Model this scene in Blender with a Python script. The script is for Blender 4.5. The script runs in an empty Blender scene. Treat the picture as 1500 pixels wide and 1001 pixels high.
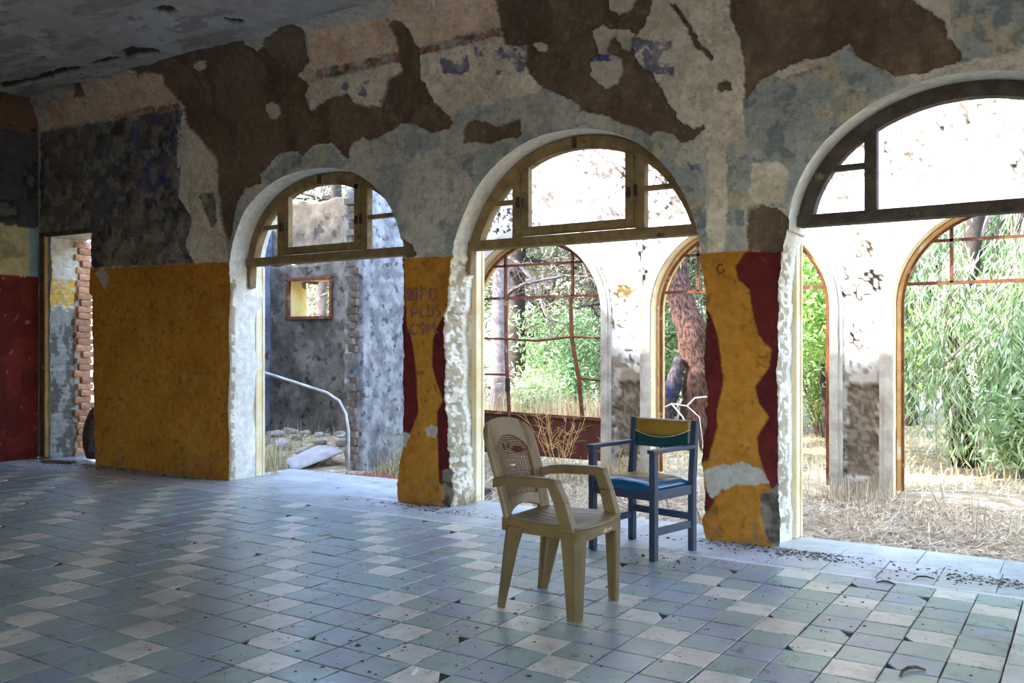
import bpy, bmesh, math, random
import numpy as np
from mathutils import Vector, Matrix

# ------------------------------------------------------------------ camera, sky, sun, exposure
SC = bpy.context.scene
COL = SC.collection
random.seed(7)
RNG = np.random.default_rng(11)

cam_d = bpy.data.cameras.new('camera')
cam = bpy.data.objects.new('camera', cam_d)
COL.objects.link(cam)
cam_d.sensor_width = 36.0
cam_d.lens = 1317.0 / 1500.0 * 36.0
cam_d.shift_y = 7.5 / 1500.0
cam_d.clip_start = 0.05
cam_d.clip_end = 300
cam.location = (0, 0, 1.3)
cam.rotation_euler = (math.radians(90), 0, math.radians(32.96))
SC.camera = cam

SUN_DIR = Vector((1.1, 1.0, -1.42)).normalized()
world = bpy.data.worlds.new('sky')
SC.world = world
world.use_nodes = True
wn = world.node_tree
wn.nodes.clear()
w_out = wn.nodes.new('ShaderNodeOutputWorld')
w_bg = wn.nodes.new('ShaderNodeBackground')
w_sky = wn.nodes.new('ShaderNodeTexSky')
w_sky.sky_type = 'NISHITA'
w_sky.sun_disc = False
w_sky.sun_elevation = math.asin(-SUN_DIR.z)
w_sky.sun_rotation = math.atan2(-SUN_DIR.x, -SUN_DIR.y)
w_sky.air_density = 1.0
w_sky.dust_density = 1.2
w_bg.inputs['Strength'].default_value = 0.95
wn.links.new(w_sky.outputs['Color'], w_bg.inputs['Color'])
wn.links.new(w_bg.outputs['Background'], w_out.inputs['Surface'])

sun_d = bpy.data.lights.new('sun', 'SUN')
sun_d.energy = 4.6
sun_d.angle = math.radians(0.6)
sun_d.color = (1.0, 0.95, 0.86)
sun = bpy.data.objects.new('sun', sun_d)
COL.objects.link(sun)
sun.location = (-12, -12, 18)
sun.rotation_euler = SUN_DIR.to_track_quat('-Z', 'Y').to_euler()

SC.view_settings.view_transform = 'Standard'
SC.view_settings.look = 'None'
SC.view_settings.gamma = 1.0
SC.view_settings.use_curve_mapping = False
SC.view_settings.exposure = 1.75
SC.cycles.use_denoising = True
SC.cycles.max_bounces = 10
SC.cycles.diffuse_bounces = 6
SC.cycles.sample_clamp_indirect = 8.0

# ------------------------------------------------------------------ constants of the place (metres)
WY = 5.82          # room face of the arcaded wall
WO = 6.25          # outer face of that wall
XL = -10.39        # end wall
CEIL_Z = 4.1
COVE_Z = 3.77
COVE_Y = 5.5
V_TOP = COVE_Z + 0.325 * math.pi / 2
AY = 8.55          # porch arcade, face towards the room
AO = 8.87

# painted areas, bare patches and broken jambs of the arcaded wall, measured along the wall (x, height along the profile)
POLY = {
 'brown': [[(-8.169,4.19),(-7.616,4.28),(-7.201,4.275),(-6.9,4.232),(-6.533,4.222),(-6.592,4.152),(-6.519,4.066),(-6.415,4.09),(-6.347,4.159),(-5.873,4.277),(-5.825,4.158),(-5.951,3.982),(-5.953,3.862),(-6.122,3.794),(-5.966,3.67),(-6.035,3.582),(-5.949,3.433),(-5.728,3.511),(-5.498,3.524),(-5.402,3.414),(-5.244,3.356),(-5.12,3.35),(-5.059,3.457),(-5.029,3.568),(-4.894,3.626),(-4.935,3.827),(-4.963,3.999),(-4.882,4.036),(-4.807,4.014),(-4.754,3.903),(-4.703,3.741),(-4.689,3.513),(-4.631,3.47),(-4.546,3.289),(-4.42,3.204),(-4.351,3.106),(-4.392,3.045),(-4.574,3.058),(-4.79,3.165),(-4.879,3.183),(-5.12,3.093),(-5.213,3.082),(-5.338,3.121),(-5.466,3.042),(-5.482,2.948),(-5.596,3.046),(-5.695,3.118),(-5.897,3.119),(-6.053,3.038),(-6.14,3.098),(-6.392,3.09),(-6.614,2.923),(-6.595,2.844),(-6.804,2.825),(-6.92,2.692),(-6.988,2.566),(-7.048,2.333),(-7.117,2.384),(-7.238,2.854),(-7.238,3.122),(-7.444,3.362),(-7.655,3.498),(-7.762,3.762),(-7.978,3.956),(-7.919,4.068),(-8.161,4.163)],
  [(-4.215,3.098),(-4.096,3.098),(-3.913,3.014),(-3.711,3.045),(-3.693,2.933),(-3.869,2.902),(-3.997,2.886),(-4.162,2.928),(-4.256,2.929)],
  [(-3.902,4.037),(-3.887,3.802),(-3.837,3.65),(-3.656,3.601),(-3.668,3.478),(-3.588,3.371),(-3.491,3.257),(-3.21,3.092),(-3.193,3.024),(-3.001,2.997),(-2.827,2.904),(-2.626,2.8),(-2.574,2.822),(-2.462,2.769),(-2.411,2.711),(-2.302,2.712),(-2.239,2.787),(-2.381,2.834),(-2.462,2.968),(-2.543,3.084),(-2.626,3.222),(-2.709,3.327),(-2.752,3.451),(-2.709,3.545),(-2.626,3.658),(-2.6,3.767)],
  [(-2.048,3.65),(-2.034,3.442),(-1.973,3.331),(-1.95,3.16),(-1.959,2.922),(-1.913,2.96),(-1.85,3.057),(-1.707,3.096),(-1.546,3.139),(-1.411,3.136),(-1.292,3.183),(-1.259,3.11),(-1.195,3.044),(-1.088,2.98),(-0.984,2.93),(-0.863,2.93),(-0.668,2.97),(-0.658,3.02),(-0.726,3.12),(-0.744,3.21),(-0.885,3.35),(-0.946,3.42)],
  [(-2.477,3.675),(-2.447,3.678),(-2.367,3.577),(-2.258,3.388),(-2.176,3.253),(-2.19,3.228),(-2.297,3.386),(-2.391,3.554)],
  [(-4.968,2.158),(-4.879,2.221),(-4.79,2.153),(-4.718,2.064),(-4.747,2.043),(-4.879,2.055)],
  [(-1.936,2.08),(-1.918,2.182),(-1.841,2.22),(-1.733,2.202),(-1.65,2.108),(-1.65,1.915),(-1.927,1.935)],
  [(-2.123,3.079),(-2.048,3.071),(-2.043,3.007),(-2.114,3.013)],
  [(-2.283,2.812),(-2.234,2.819),(-2.229,2.772),(-2.278,2.769)],
  [(-9.349,4.28),(-8.983,4.28),(-8.725,4.28),(-8.859,4.28),(-9.185,4.28),(-9.546,4.28)],
  [(-9.166,4.277),(-9.056,4.267),(-9.258,4.082),(-9.483,4.048)],
  [(-8.183,4.28),(-7.983,4.28),(-7.891,4.181),(-8.047,4.155),(-8.174,4.144),(-8.301,4.058),(-8.194,4.172),(-8.281,4.271)]],
 'hole': [[(-3.091,3.618),(-2.985,3.637),(-2.913,3.584),(-2.794,3.561),(-2.741,3.502),(-2.768,3.415),(-2.854,3.46),(-2.897,3.532),(-2.957,3.513),(-2.968,3.436),(-2.854,3.377),(-2.827,3.284),(-2.87,3.199),(-2.985,3.158),(-3.091,3.274),(-3.102,3.395),(-3.029,3.447),(-3.063,3.528)],
  [(-6.539,3.582),(-6.456,3.589),(-6.364,3.543),(-6.346,3.465),(-6.41,3.423),(-6.493,3.447),(-6.539,3.518)],
  [(-7.437,4.07),(-7.319,4.112),(-7.206,4.104),(-7.238,4.053),(-7.377,4.012)],
  [(-3.588,3.594),(-3.528,3.614),(-3.473,3.583),(-3.479,3.518),(-3.54,3.533)],
  [(-2.964,3.842),(-2.73,3.795),(-2.762,3.705),(-2.854,3.685),(-2.941,3.732)]],
 'red': [[(-6.018,3.777),(-5.09,3.775),(-4.434,3.771),(-3.888,3.787),(-3.875,3.731),(-4.399,3.709),(-5.09,3.705),(-6.001,3.688)],
  [(-8.927,3.813),(-8.505,3.812),(-7.806,3.782),(-7.762,3.72),(-8.449,3.733),(-8.894,3.751)]],
 'pink': [[(-5.819,4.147),(-4.99,4.054),(-4.75,4.223),(-3.868,4.029),(-3.887,3.797),(-5.09,3.787),(-6.001,3.787)],
  [(-8.812,4.28),(-7.861,4.119),(-7.806,3.782),(-8.927,3.813),(-10.19,3.816),(-10.13,4.052)]],
 'cream': [[(-7.762,3.706),(-7.655,3.485),(-7.444,3.348),(-7.279,3.126),(-7.259,2.762),(-7.117,2.384),(-7.048,2.127),(-7.559,2.14),(-7.719,2.321),(-7.591,2.587),(-7.806,2.811),(-7.882,3.166),(-7.806,3.435)],
  [(-5.966,3.67),(-5.09,3.694),(-4.399,3.698),(-3.875,3.721),(-3.662,3.597),(-3.668,3.478),(-3.588,3.371),(-3.491,3.257),(-3.649,3.219),(-3.965,3.214),(-4.365,3.218),(-4.546,3.289),(-4.689,3.547),(-5.029,3.603),(-5.12,3.35),(-5.402,3.414),(-5.563,3.534),(-5.949,3.446)],
  [(-2.6,3.767),(-2.048,3.65),(-2.034,3.442),(-1.973,3.331),(-1.95,3.16),(-1.959,2.922),(-1.936,2.688),(-2.086,2.639),(-2.229,2.656),(-2.239,2.787),(-2.381,2.834),(-2.543,3.084),(-2.709,3.327),(-2.752,3.451),(-2.626,3.658)],
  [(-2.219,2.724),(-2.076,2.661),(-2.057,2.248),(-2.086,1.931),(-2.2,1.937),(-2.181,2.443)],
  [(-1.72,3.085),(-1.44,3.133),(-1.411,3.094),(-1.546,3.052),(-1.698,3.028),(-1.742,3.053)],
  [(-1.9,2.504),(-1.72,2.506),(-1.641,2.432),(-1.676,2.215),(-1.854,2.231),(-1.909,2.325)],
  [(-0.942,2.92),(-0.336,2.98),(-0.336,2.9),(-0.683,2.94),(-0.904,2.89)]],
 'bluegrey': [[(-1.946,2.915),(-1.707,3.07),(-1.546,3.117),(-1.292,3.158),(-1.195,3.035),(-0.984,2.92),(-1.007,2.859),(-1.215,2.765),(-1.432,2.568),(-1.593,2.352),(-1.659,2.192),(-1.809,2.227),(-1.927,2.102),(-1.955,2.465)],
  [(-0.726,3.37),(-0.302,3.28),(-0.302,2.96),(-0.668,2.96),(-0.701,3.13)],
  [(-2.347,3.264),(-2.2,3.239),(-2.19,3.09),(-2.229,2.865),(-2.307,2.829),(-2.357,2.976),(-2.337,3.113)],
  [(-2.143,2.761),(-2.001,2.824),(-1.955,2.555),(-1.946,2.103),(-2.076,2.113),(-2.057,2.476)],
  [(-6.586,2.881),(-6.247,3.048),(-5.695,3.094),(-5.498,2.932),(-5.563,2.874),(-6.07,2.928),(-6.428,2.827)],
  [(-4.365,2.832),(-3.711,2.883),(-3.176,2.946),(-2.579,2.746),(-2.376,2.51),(-2.229,2.54),(-2.181,1.936),(-2.268,2.034),(-2.452,2.461),(-2.683,2.711),(-2.952,2.867),(-3.204,2.92),(-3.711,2.841),(-4.096,2.558)]],
 'blue': [[(-4.162,3.758),(-3.869,3.666),(-3.649,3.626),(-3.662,3.43),(-3.837,3.396),(-4.096,3.482)],
  [(-3.107,3.466),(-3.007,3.429),(-2.832,3.388),(-2.832,3.339),(-3.107,3.386)],
  [(-2.762,3.497),(-2.452,3.415),(-2.452,3.188),(-2.631,3.218),(-2.736,3.342)],
  [(-2.239,3.468),(-2.133,3.457),(-2.133,3.379),(-2.229,3.383)],
  [(-8.675,3.706),(-7.741,3.703),(-7.741,3.427),(-7.806,2.867),(-8.218,2.777),(-8.567,2.865)],
  [(-5.728,3.657),(-5.014,3.554),(-5.09,3.368),(-5.482,3.534)],
  [(-4.504,3.739),(-4.229,3.711),(-4.162,3.487),(-4.434,3.505)],
  [(-2.376,2.768),(-2.229,2.703),(-2.229,2.448),(-2.327,2.505)]],
 'dark': [[(-10.36,3.8),(-8.931,3.756),(-7.806,3.712),(-7.849,3.232),(-7.806,2.811),(-7.591,2.587),(-7.719,2.321),(-7.559,2.14),(-9.311,2.169),(-9.35,2.534),(-10.36,2.602)],
  [(-7.507,2.818),(-7.279,2.831),(-7.218,2.524),(-7.32,2.465),(-7.423,2.641)]],
 'slate': [[(-10.36,3.8),(-8.931,3.756),(-8.675,3.706),(-8.675,2.817),(-9.246,2.527),(-10.36,2.602)],
  [(-8.161,2.666),(-7.698,2.664),(-7.666,2.386),(-8.048,2.341)]],
 'tan': [[(-8.931,2.802),(-8.508,2.658),(-7.937,2.25),(-8.161,2.121),(-8.994,2.154),(-9.35,2.307),(-9.35,2.534),(-9.119,2.518)],
  [(-9.906,3.818),(-9.246,3.784),(-9.376,2.649),(-10.33,2.64),(-10.3,3.036)]],
 'yellow': [[(-9.376,2.164),(-6.998,2.125),(-6.998,-0.04617),(-9.376,-0.07973)],
  [(-4.901,2.039),(-4.351,2.032),(-4.297,-0.08166),(-4.976,-0.09474)],
  [(-2.253,1.936),(-1.9,1.933),(-1.632,1.922),(-1.568,-0.03713),(-2.253,-0.07771)]],
 'maroon': [[(-4.894,2.033),(-4.857,2.031),(-4.82,1.482),(-4.761,1.323),(-4.718,1.119),(-4.696,0.7522),(-4.776,0.5899),(-4.849,0.5347),(-4.938,0.5413),(-4.938,2.036)],
  [(-4.283,1.727),(-4.406,1.587),(-4.504,1.456),(-4.546,1.356),(-4.553,1.138),(-4.504,1.005),(-4.441,0.8677),(-4.497,0.7601),(-4.504,0.6596),(-4.483,0.1936),(-4.399,0.1176),(-4.283,0.1279)],
  [(-2.278,1.616),(-2.215,1.568),(-2.176,1.512),(-2.119,1.35),(-2.086,1.049),(-2.138,0.8501),(-2.128,0.7633),(-2.195,0.5247),(-2.278,0.5004)],
  [(-2.278,0.3516),(-2.215,0.3431),(-2.138,0.3129),(-2.147,0.2432),(-2.224,0.1526),(-2.278,0.1378)],
  [(-1.936,1.927),(-2.001,1.835),(-1.983,1.748),(-1.909,1.673),(-1.891,1.533),(-1.85,1.367),(-1.76,1.282),(-1.778,1.167),(-1.872,1.036),(-1.85,0.9333),(-1.778,0.838),(-1.863,0.7045),(-1.841,0.5672),(-1.769,0.3812),(-1.733,0.3666),(-1.632,0.4586),(-1.632,1.914)]],
 'chip': [[(-4.624,0.6146),(-4.56,0.6458),(-4.497,0.6377),(-4.504,0.5538),(-4.603,0.5596)],
  [(-4.901,0.5433),(-4.82,0.5819),(-4.776,0.5388),(-4.849,0.4605),(-4.901,0.4287)],
  [(-2.229,0.4576),(-2.086,0.5141),(-1.946,0.533),(-1.832,0.5098),(-1.787,0.4241),(-1.992,0.3757),(-2.086,0.3313),(-2.157,0.2561),(-2.2,0.3443)],
  [(-9.272,2.114),(-9.119,2.167),(-8.994,2.065),(-9.056,1.918),(-9.17,1.997)]],
 'rubble': [[(-1.832,0.3401),(-1.769,0.3723),(-1.568,0.5073),(-1.568,-0.03713),(-1.733,-0.02717),(-1.805,0.0486),(-1.841,0.2544)],
  [(-4.434,0.2918),(-4.283,0.3579),(-4.283,-0.135),(-4.504,-0.1032),(-4.434,0.07022)],
  [(-5.014,-0.01183),(-4.79,-0.007965),(-4.504,-0.003005),(-4.331,-0.008254),(-4.331,-0.1402),(-5.014,-0.1563)],
  [(-9.507,-0.08958),(-8.508,-0.01452),(-6.949,-0.0223),(-6.949,-0.06177),(-8.508,-0.1734),(-9.507,-0.1659)]],
}
JAMB = {
 'a1L': [(-7.048,-0.1033),(-7.038,0.3606),(-7.058,0.6906),(-7.028,1.088),(-7.048,1.485),(-7.018,1.815),(-7.038,2.114)],
 'a1R': [(-4.849,2.077),(-4.849,1.745),(-4.871,1.46),(-4.849,1.231),(-4.864,1.003),(-4.842,0.7749),(-4.864,0.5453),(-4.894,0.3145),(-4.923,0.1402),(-4.909,-0.08801)],
 'a2L': [(-4.379,-0.1454),(-4.365,0.2419),(-4.399,0.4602),(-4.392,0.6815),(-4.434,0.9012),(-4.406,1.123),(-4.448,1.344),(-4.406,1.621),(-4.392,1.786),(-4.365,1.978),(-4.351,2.049)],
 'a2R': [(-2.258,2.024),(-2.249,1.917),(-2.21,1.614),(-2.195,1.498),(-2.219,1.291),(-2.215,1.12),(-2.19,0.9587),(-2.219,0.6895),(-2.229,0.5224),(-2.21,0.3065),(-2.229,0.1336),(-2.21,-0.09546)],
 'a3L': [(-1.716,-0.07798),(-1.711,0.09918),(-1.729,0.3625),(-1.716,0.5227),(-1.724,0.7165),(-1.72,0.9377),(-1.729,1.158),(-1.716,1.335),(-1.724,1.556),(-1.711,1.777),(-1.694,1.952),(-1.667,2.061)],
}
LETTERS = [[(-4.809,1.79),(-4.805,1.681)],
 [(-4.773,1.681),(-4.773,1.788),(-4.71,1.679),(-4.71,1.792)],
 [(-4.667,1.683),(-4.667,1.787),(-4.617,1.791)],
 [(-4.664,1.734),(-4.628,1.738)],
 [(-4.546,1.788),(-4.574,1.765),(-4.58,1.72),(-4.563,1.683),(-4.535,1.682),(-4.514,1.712),(-4.515,1.763),(-4.546,1.788)],
 [(-4.764,1.544),(-4.767,1.624),(-4.718,1.626),(-4.703,1.599),(-4.725,1.577),(-4.764,1.572)],
 [(-4.671,1.633),(-4.669,1.542),(-4.62,1.547)],
 [(-4.594,1.636),(-4.591,1.563),(-4.567,1.546),(-4.54,1.562),(-4.539,1.637)],
 [(-4.465,1.633),(-4.504,1.639),(-4.515,1.612),(-4.469,1.583),(-4.47,1.556),(-4.511,1.547)],
 [(-4.706,1.481),(-4.747,1.487),(-4.779,1.459),(-4.776,1.419),(-4.744,1.4),(-4.703,1.411)],
 [(-4.646,1.497),(-4.669,1.469),(-4.669,1.43),(-4.643,1.407),(-4.62,1.435),(-4.62,1.474),(-4.646,1.497)],
 [(-4.594,1.412),(-4.591,1.496),(-4.56,1.445),(-4.526,1.501),(-4.523,1.412)],
 [(-4.501,1.418),(-4.495,1.411)]]
MARK = [[(-2.086,1.848),(-2.119,1.85),(-2.133,1.819),(-2.114,1.79),(-2.086,1.798),(-2.086,1.821)]]
CEIL = [[(-6.534,4.66),(-6.409,4.634),(-6.378,4.69),(-6.418,4.772),(-6.541,4.783),(-6.572,4.726)],
 [(-6.192,5.028),(-6.186,5.145),(-6.117,5.247),(-6.241,5.264),(-6.29,5.194)],
 [(-7.697,5.136),(-7.573,5.123),(-7.393,5.287),(-7.525,5.389),(-7.707,5.272),(-7.909,5.336),(-7.831,5.239)],
 [(-9.762,5.056),(-9.266,5.147),(-8.718,5.119),(-8.475,5.224),(-8.731,5.271),(-9.301,5.238),(-10.02,5.19)],
 [(-8.313,5.175),(-8.039,5.202),(-7.868,5.264),(-8.059,5.288),(-8.328,5.242)]]

# ------------------------------------------------------------------ helpers
_T = np.random.default_rng(3).random((256, 256))


def vnoise(x, y):
    x = np.asarray(x, float); y = np.asarray(y, float)
    xi = np.floor(x).astype(int); yi = np.floor(y).astype(int)
    fx = x - xi; fy = y - yi
    fx = fx * fx * (3 - 2 * fx); fy = fy * fy * (3 - 2 * fy)
    a = _T[xi & 255, yi & 255]; b = _T[(xi + 1) & 255, yi & 255]
    c = _T[xi & 255, (yi + 1) & 255]; d = _T[(xi + 1) & 255, (yi + 1) & 255]
    return (a * (1 - fx) + b * fx) * (1 - fy) + (c * (1 - fx) + d * fx) * fy


def fbm(x, y, s=1.0, o=4, off=0.0):
    r = 0; amp = 0.5; tot = 0
    x = np.asarray(x, float) * s + off; y = np.asarray(y, float) * s + off * 1.7
    for k in range(o):
        r = r + amp * vnoise(x, y); tot += amp
        x = x * 2.03 + 17.1; y = y * 2.03 + 5.3; amp *= 0.55
    return r / tot


def inside(u, v, poly):
    p = np.asarray(poly, float)
    res = np.zeros(u.shape, bool)
    m = (u > p[:, 0].min()) & (u < p[:, 0].max()) & (v > p[:, 1].min()) & (v < p[:, 1].max())
    if not m.any():
        return res
    uu = u[m]; vv = v[m]; r = np.zeros(uu.shape, bool)
    for (x0, y0), (x1, y1) in zip(p, np.roll(p, -1, 0)):
        c = ((y0 > vv) != (y1 > vv))
        if y0 != y1:
            r ^= c & (uu < (x1 - x0) * (vv - y0) / (y1 - y0) + x0)
    res[m] = r
    return res


def any_in(u, v, polys):
    r = np.zeros(u.shape, bool)
    for p in polys:
        r |= inside(u, v, p)
    return r


def soft_in(u, v, polys, h=0.0035):
    r = np.zeros(u.shape)
    for a in (-1, 0, 1):
        for b in (-1, 0, 1):
            r += any_in(u + a * h, v + b * h, polys)
    return r / 9.0


def srgb(r, g, b):
    f = lambda c: (c / 255 / 12.92) if c / 255 <= 0.04045 else ((c / 255 + 0.055) / 1.055) ** 2.4
    return (f(r), f(g), f(b))


def tag(o, label=None, cat=None, group=None, kind=None):
    if label: o['label'] = label
    if cat: o['category'] = cat
    if group: o['group'] = group
    if kind: o['kind'] = kind
    return o


def link(name, me, m=None, parent=None, loc=None, smooth=False):
    o = bpy.data.objects.new(name, me)
    COL.objects.link(o)
    if m is not None and me is not None and not me.materials:
        me.materials.append(m)
    if parent is not None:
        o.parent = parent
    if loc is not None:
        o.location = loc
    if smooth:
        me.polygons.foreach_set('use_smooth', [True] * len(me.polygons))
    return o


def empty(name, loc=(0, 0, 0), rz=0.0):
    o = bpy.data.objects.new(name, None)
    COL.objects.link(o)
    o.location = loc
    o.rotation_euler = (0, 0, rz)
    o.empty_display_size = 0.1
    return o


def np_mesh(name, verts, faces, colors=None, smooth=False):
    me = bpy.data.meshes.new(name)
    v = np.asarray(verts, dtype=np.float32); f = np.asarray(faces, dtype=np.int32)
    n, k = f.shape
    me.vertices.add(len(v)); me.vertices.foreach_set('co', v.ravel())
    me.loops.add(n * k); me.loops.foreach_set('vertex_index', f.ravel())
    me.polygons.add(n)
    me.polygons.foreach_set('loop_start', np.arange(0, n * k, k, dtype=np.int32))
    me.polygons.foreach_set('loop_total', np.full(n, k, dtype=np.int32))
    if smooth:
        me.polygons.foreach_set('use_smooth', np.ones(n, dtype=bool))
    if colors is not None:
        a = me.color_attributes.new('Col', 'FLOAT_COLOR', 'POINT')
        c = np.ones((len(v), 4), dtype=np.float32); c[:, :3] = colors
        a.data.foreach_set('color', c.ravel())
    me.update(calc_edges=True)
    me.validate()
    return me


class MB:
    """collects shapes, builds one mesh"""
    def __init__(s):
        s.v = []; s.f = []

    def add(s, vs, fs):
        b = len(s.v)
        s.v += [tuple(p) for p in vs]
        s.f += [tuple(i + b for i in f) for f in fs]
        return s

    def box(s, c, d, rot=None):
        x, y, z = d[0] / 2, d[1] / 2, d[2] / 2
        P = [Vector(p) for p in ((-x, -y, -z), (x, -y, -z), (x, y, -z), (-x, y, -z), (-x, -y, z), (x, -y, z), (x, y, z), (-x, y, z))]
        if rot is not None:
            P = [rot @ p for p in P]
        c = Vector(c)
        return s.add([p + c for p in P], [(0, 3, 2, 1), (4, 5, 6, 7), (0, 1, 5, 4), (1, 2, 6, 5), (2, 3, 7, 6), (3, 0, 4, 7)])

    def bar(s, a, b, w, h, up=(0, 0, 1)):
        a = Vector(a); b = Vector(b); z = b - a; L = z.length; z.normalize()
        u = Vector(up); x = u.cross(z)
        if x.length < 1e-4: x = Vector((1, 0, 0)).cross(z)
        x.normalize(); y = z.cross(x)
        R = Matrix((x, y, z)).transposed()
        return s.box((a + b) / 2, (w, h, L), R)

    def hexa(s, bot, top):
        return s.add(list(bot) + list(top), [(3, 2, 1, 0), (4, 5, 6, 7), (0, 1, 5, 4), (1, 2, 6, 5), (2, 3, 7, 6), (3, 0, 4, 7)])

    def tube(s, path, rad, n=8, cap=True):
        path = [Vector(p) for p in path]
        if not hasattr(rad, '__len__'): rad = [rad] * len(path)
        rings = []
        pu = None
        for i, p in enumerate(path):
            t = (path[min(i + 1, len(path) - 1)] - path[max(i - 1, 0)])
            t = t.normalized() if t.length > 1e-9 else Vector((0, 0, 1))
            if pu is None:
                pu = t.orthogonal().normalized()
            pu = (pu - t * pu.dot(t))
            pu = pu.normalized() if pu.length > 1e-6 else t.orthogonal().normalized()
            w = t.cross(pu)
            rings.append([p + (pu * math.cos(2 * math.pi * k / n) + w * math.sin(2 * math.pi * k / n)) * rad[i] for k in range(n)])
        vs = [q for r in rings for q in r]
        fs = []
        for i in range(len(path) - 1):
            for k in range(n):
                fs.append((i * n + k, i * n + (k + 1) % n, (i + 1) * n + (k + 1) % n, (i + 1) * n + k))
        if cap:
            fs.append(tuple(range(n))[::-1]); fs.append(tuple((len(path) - 1) * n + k for k in range(n)))
        return s.add(vs, fs)

    def sweep(s, path, prof_w, prof_h, nrm):
        """rectangular section swept along a planar path; nrm = plane normal"""
        nrm = Vector(nrm); path = [Vector(p) for p in path]; vs = []; fs = []
        for i, p in enumerate(path):
            t = (path[min(i + 1, len(path) - 1)] - path[max(i - 1, 0)]).normalized()
            q = t.cross(nrm).normalized()
            for a, b in ((0, -1), (1, -1), (1, 1), (0, 1)):
                vs.append(p + q * (a * prof_w) + nrm * (b * prof_h / 2))
        for i in range(len(path) - 1):
            for k in range(4):
                fs.append((i * 4 + k, i * 4 + (k + 1) % 4, i * 4 + 4 + (k + 1) % 4, i * 4 + 4 + k))
        fs.append((3, 2, 1, 0)); e = (len(path) - 1) * 4; fs.append((e, e + 1, e + 2, e + 3))
        return s.add(vs, fs)

    def mesh(s, name='m'):
        me = bpy.data.meshes.new(name)
        me.from_pydata(s.v, [], s.f); me.update()
        bm = bmesh.new(); bm.from_mesh(me); bmesh.ops.recalc_face_normals(bm, faces=bm.faces); bm.to_mesh(me); bm.free()
        return me

    def build(s, name, m, parent=None, bevel=0.0, smooth=False, loc=None):
        o = link(name, s.mesh(name), m, parent, loc, smooth)
        if bevel:
            b = o.modifiers.new('bevel', 'BEVEL'); b.width = bevel; b.segments = 2; b.limit_method = 'ANGLE'; b.angle_limit = math.radians(40)
        return o


# ------------------------------------------------------------------ materials
def mat(name, col=(0.5, 0.5, 0.5), rough=0.85, col2=None, scale=8.0, lo=0.35, hi=0.65, bump=0.0, bscale=40.0, attr=False, spec=0.3,
        metal=0.0, trans=0.0, objvar=0.0, third=None, third_scale=3.0, third_lo=0.6, third_hi=0.66, fine=0.0, stretch=None, coords='Object'):
    m = bpy.data.materials.new(name); m.use_nodes = True
    nt = m.node_tree; N = nt.nodes; L = nt.links
    b = N['Principled BSDF']
    b.inputs['Roughness'].default_value = rough
    b.inputs['Specular IOR Level'].default_value = spec
    b.inputs['Metallic'].default_value = metal
    tc = N.new('ShaderNodeTexCoord')
    src = N.new('ShaderNodeNewGeometry').outputs['Position'] if coords == 'World' else tc.outputs[coords]
    if stretch:
        mp = N.new('ShaderNodeMapping'); mp.inputs['Scale'].default_value = stretch
        L.new(src, mp.inputs['Vector']); src = mp.outputs['Vector']

    def noise(sc, det=5, ro=0.6):
        n = N.new('ShaderNodeTexNoise'); n.inputs['Scale'].default_value = sc; n.inputs['Detail'].default_value = det; n.inputs['Roughness'].default_value = ro
        L.new(src, n.inputs['Vector']); return n.outputs['Fac']

    def ramp(f, a, c):
        r = N.new('ShaderNodeMapRange'); r.inputs['From Min'].default_value = a; r.inputs['From Max'].default_value = c
        L.new(f, r.inputs['Value']); return r.outputs['Result']

    def mix(f, a, c, mode='MIX'):
        x = N.new('ShaderNodeMix'); x.data_type = 'RGBA'; x.blend_type = mode
        for sock, val in ((x.inputs['Factor'], f), (x.inputs['A'], a), (x.inputs['B'], c)):
            if hasattr(val, 'is_output'): L.new(val, sock)
            elif isinstance(val, (int, float)): sock.default_value = val
            else: sock.default_value = (*val, 1)
        return x.outputs['Result']
    if attr:
        at = N.new('ShaderNodeAttribute'); at.attribute_name = 'Col'; c = at.outputs['Color']
        if objvar:
            pass
    else:
        c = None
    if col2 is not None:
        c = mix(ramp(noise(scale), lo, hi), c if c is not None else col, col2)
    elif c is None:
        c = mix(0.0, col, col)
    if third is not None:
        c = mix(ramp(noise(third_scale, 6), third_lo, third_hi), c, third)
    if fine:
        g = ramp(noise(bscale * 0.6, 6, 0.7), 0.3, 0.7)
        gg = N.new('ShaderNodeMapRange'); gg.inputs['To Min'].default_value = 1 - fine; gg.inputs['To Max'].default_value = 1 + fine * 0.6
        L.new(g, gg.inputs['Value'])
        cb = N.new('ShaderNodeCombineColor')
        for k in ('Red', 'Green', 'Blue'): L.new(gg.outputs['Result'], cb.inputs[k])
        c = mix(1.0, c, cb.outputs['Color'], 'MULTIPLY')
    if objvar:
        oi = N.new('ShaderNodeObjectInfo')
        rr = N.new('ShaderNodeMapRange'); rr.inputs['To Min'].default_value = 1 - objvar; rr.inputs['To Max'].default_value = 1 + objvar
        L.new(oi.outputs['Random'], rr.inputs['Value'])
        cb = N.new('ShaderNodeCombineColor')
        for k in ('Red', 'Green', 'Blue'): L.new(rr.outputs['Result'], cb.inputs[k])
        c = mix(1.0, c, cb.outputs['Color'], 'MULTIPLY')
    L.new(c, b.inputs['Base Color'])
    if bump:
        bp = N.new('ShaderNodeBump'); bp.inputs['Strength'].default_value = bump; bp.inputs['Distance'].default_value = 0.01
        L.new(noise(bscale, 7, 0.65), bp.inputs['Height']); L.new(bp.outputs['Normal'], b.inputs['Normal'])
    if trans:
        tr = N.new('ShaderNodeBsdfTranslucent'); L.new(c, tr.inputs['Color'])
        ms = N.new('ShaderNodeMixShader'); ms.inputs['Fac'].default_value = trans
        L.new(b.outputs['BSDF'], ms.inputs[1]); L.new(tr.outputs['BSDF'], ms.inputs[2])
        L.new(ms.outputs['Shader'], N['Material Output'].inputs['Surface'])
    return m


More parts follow.
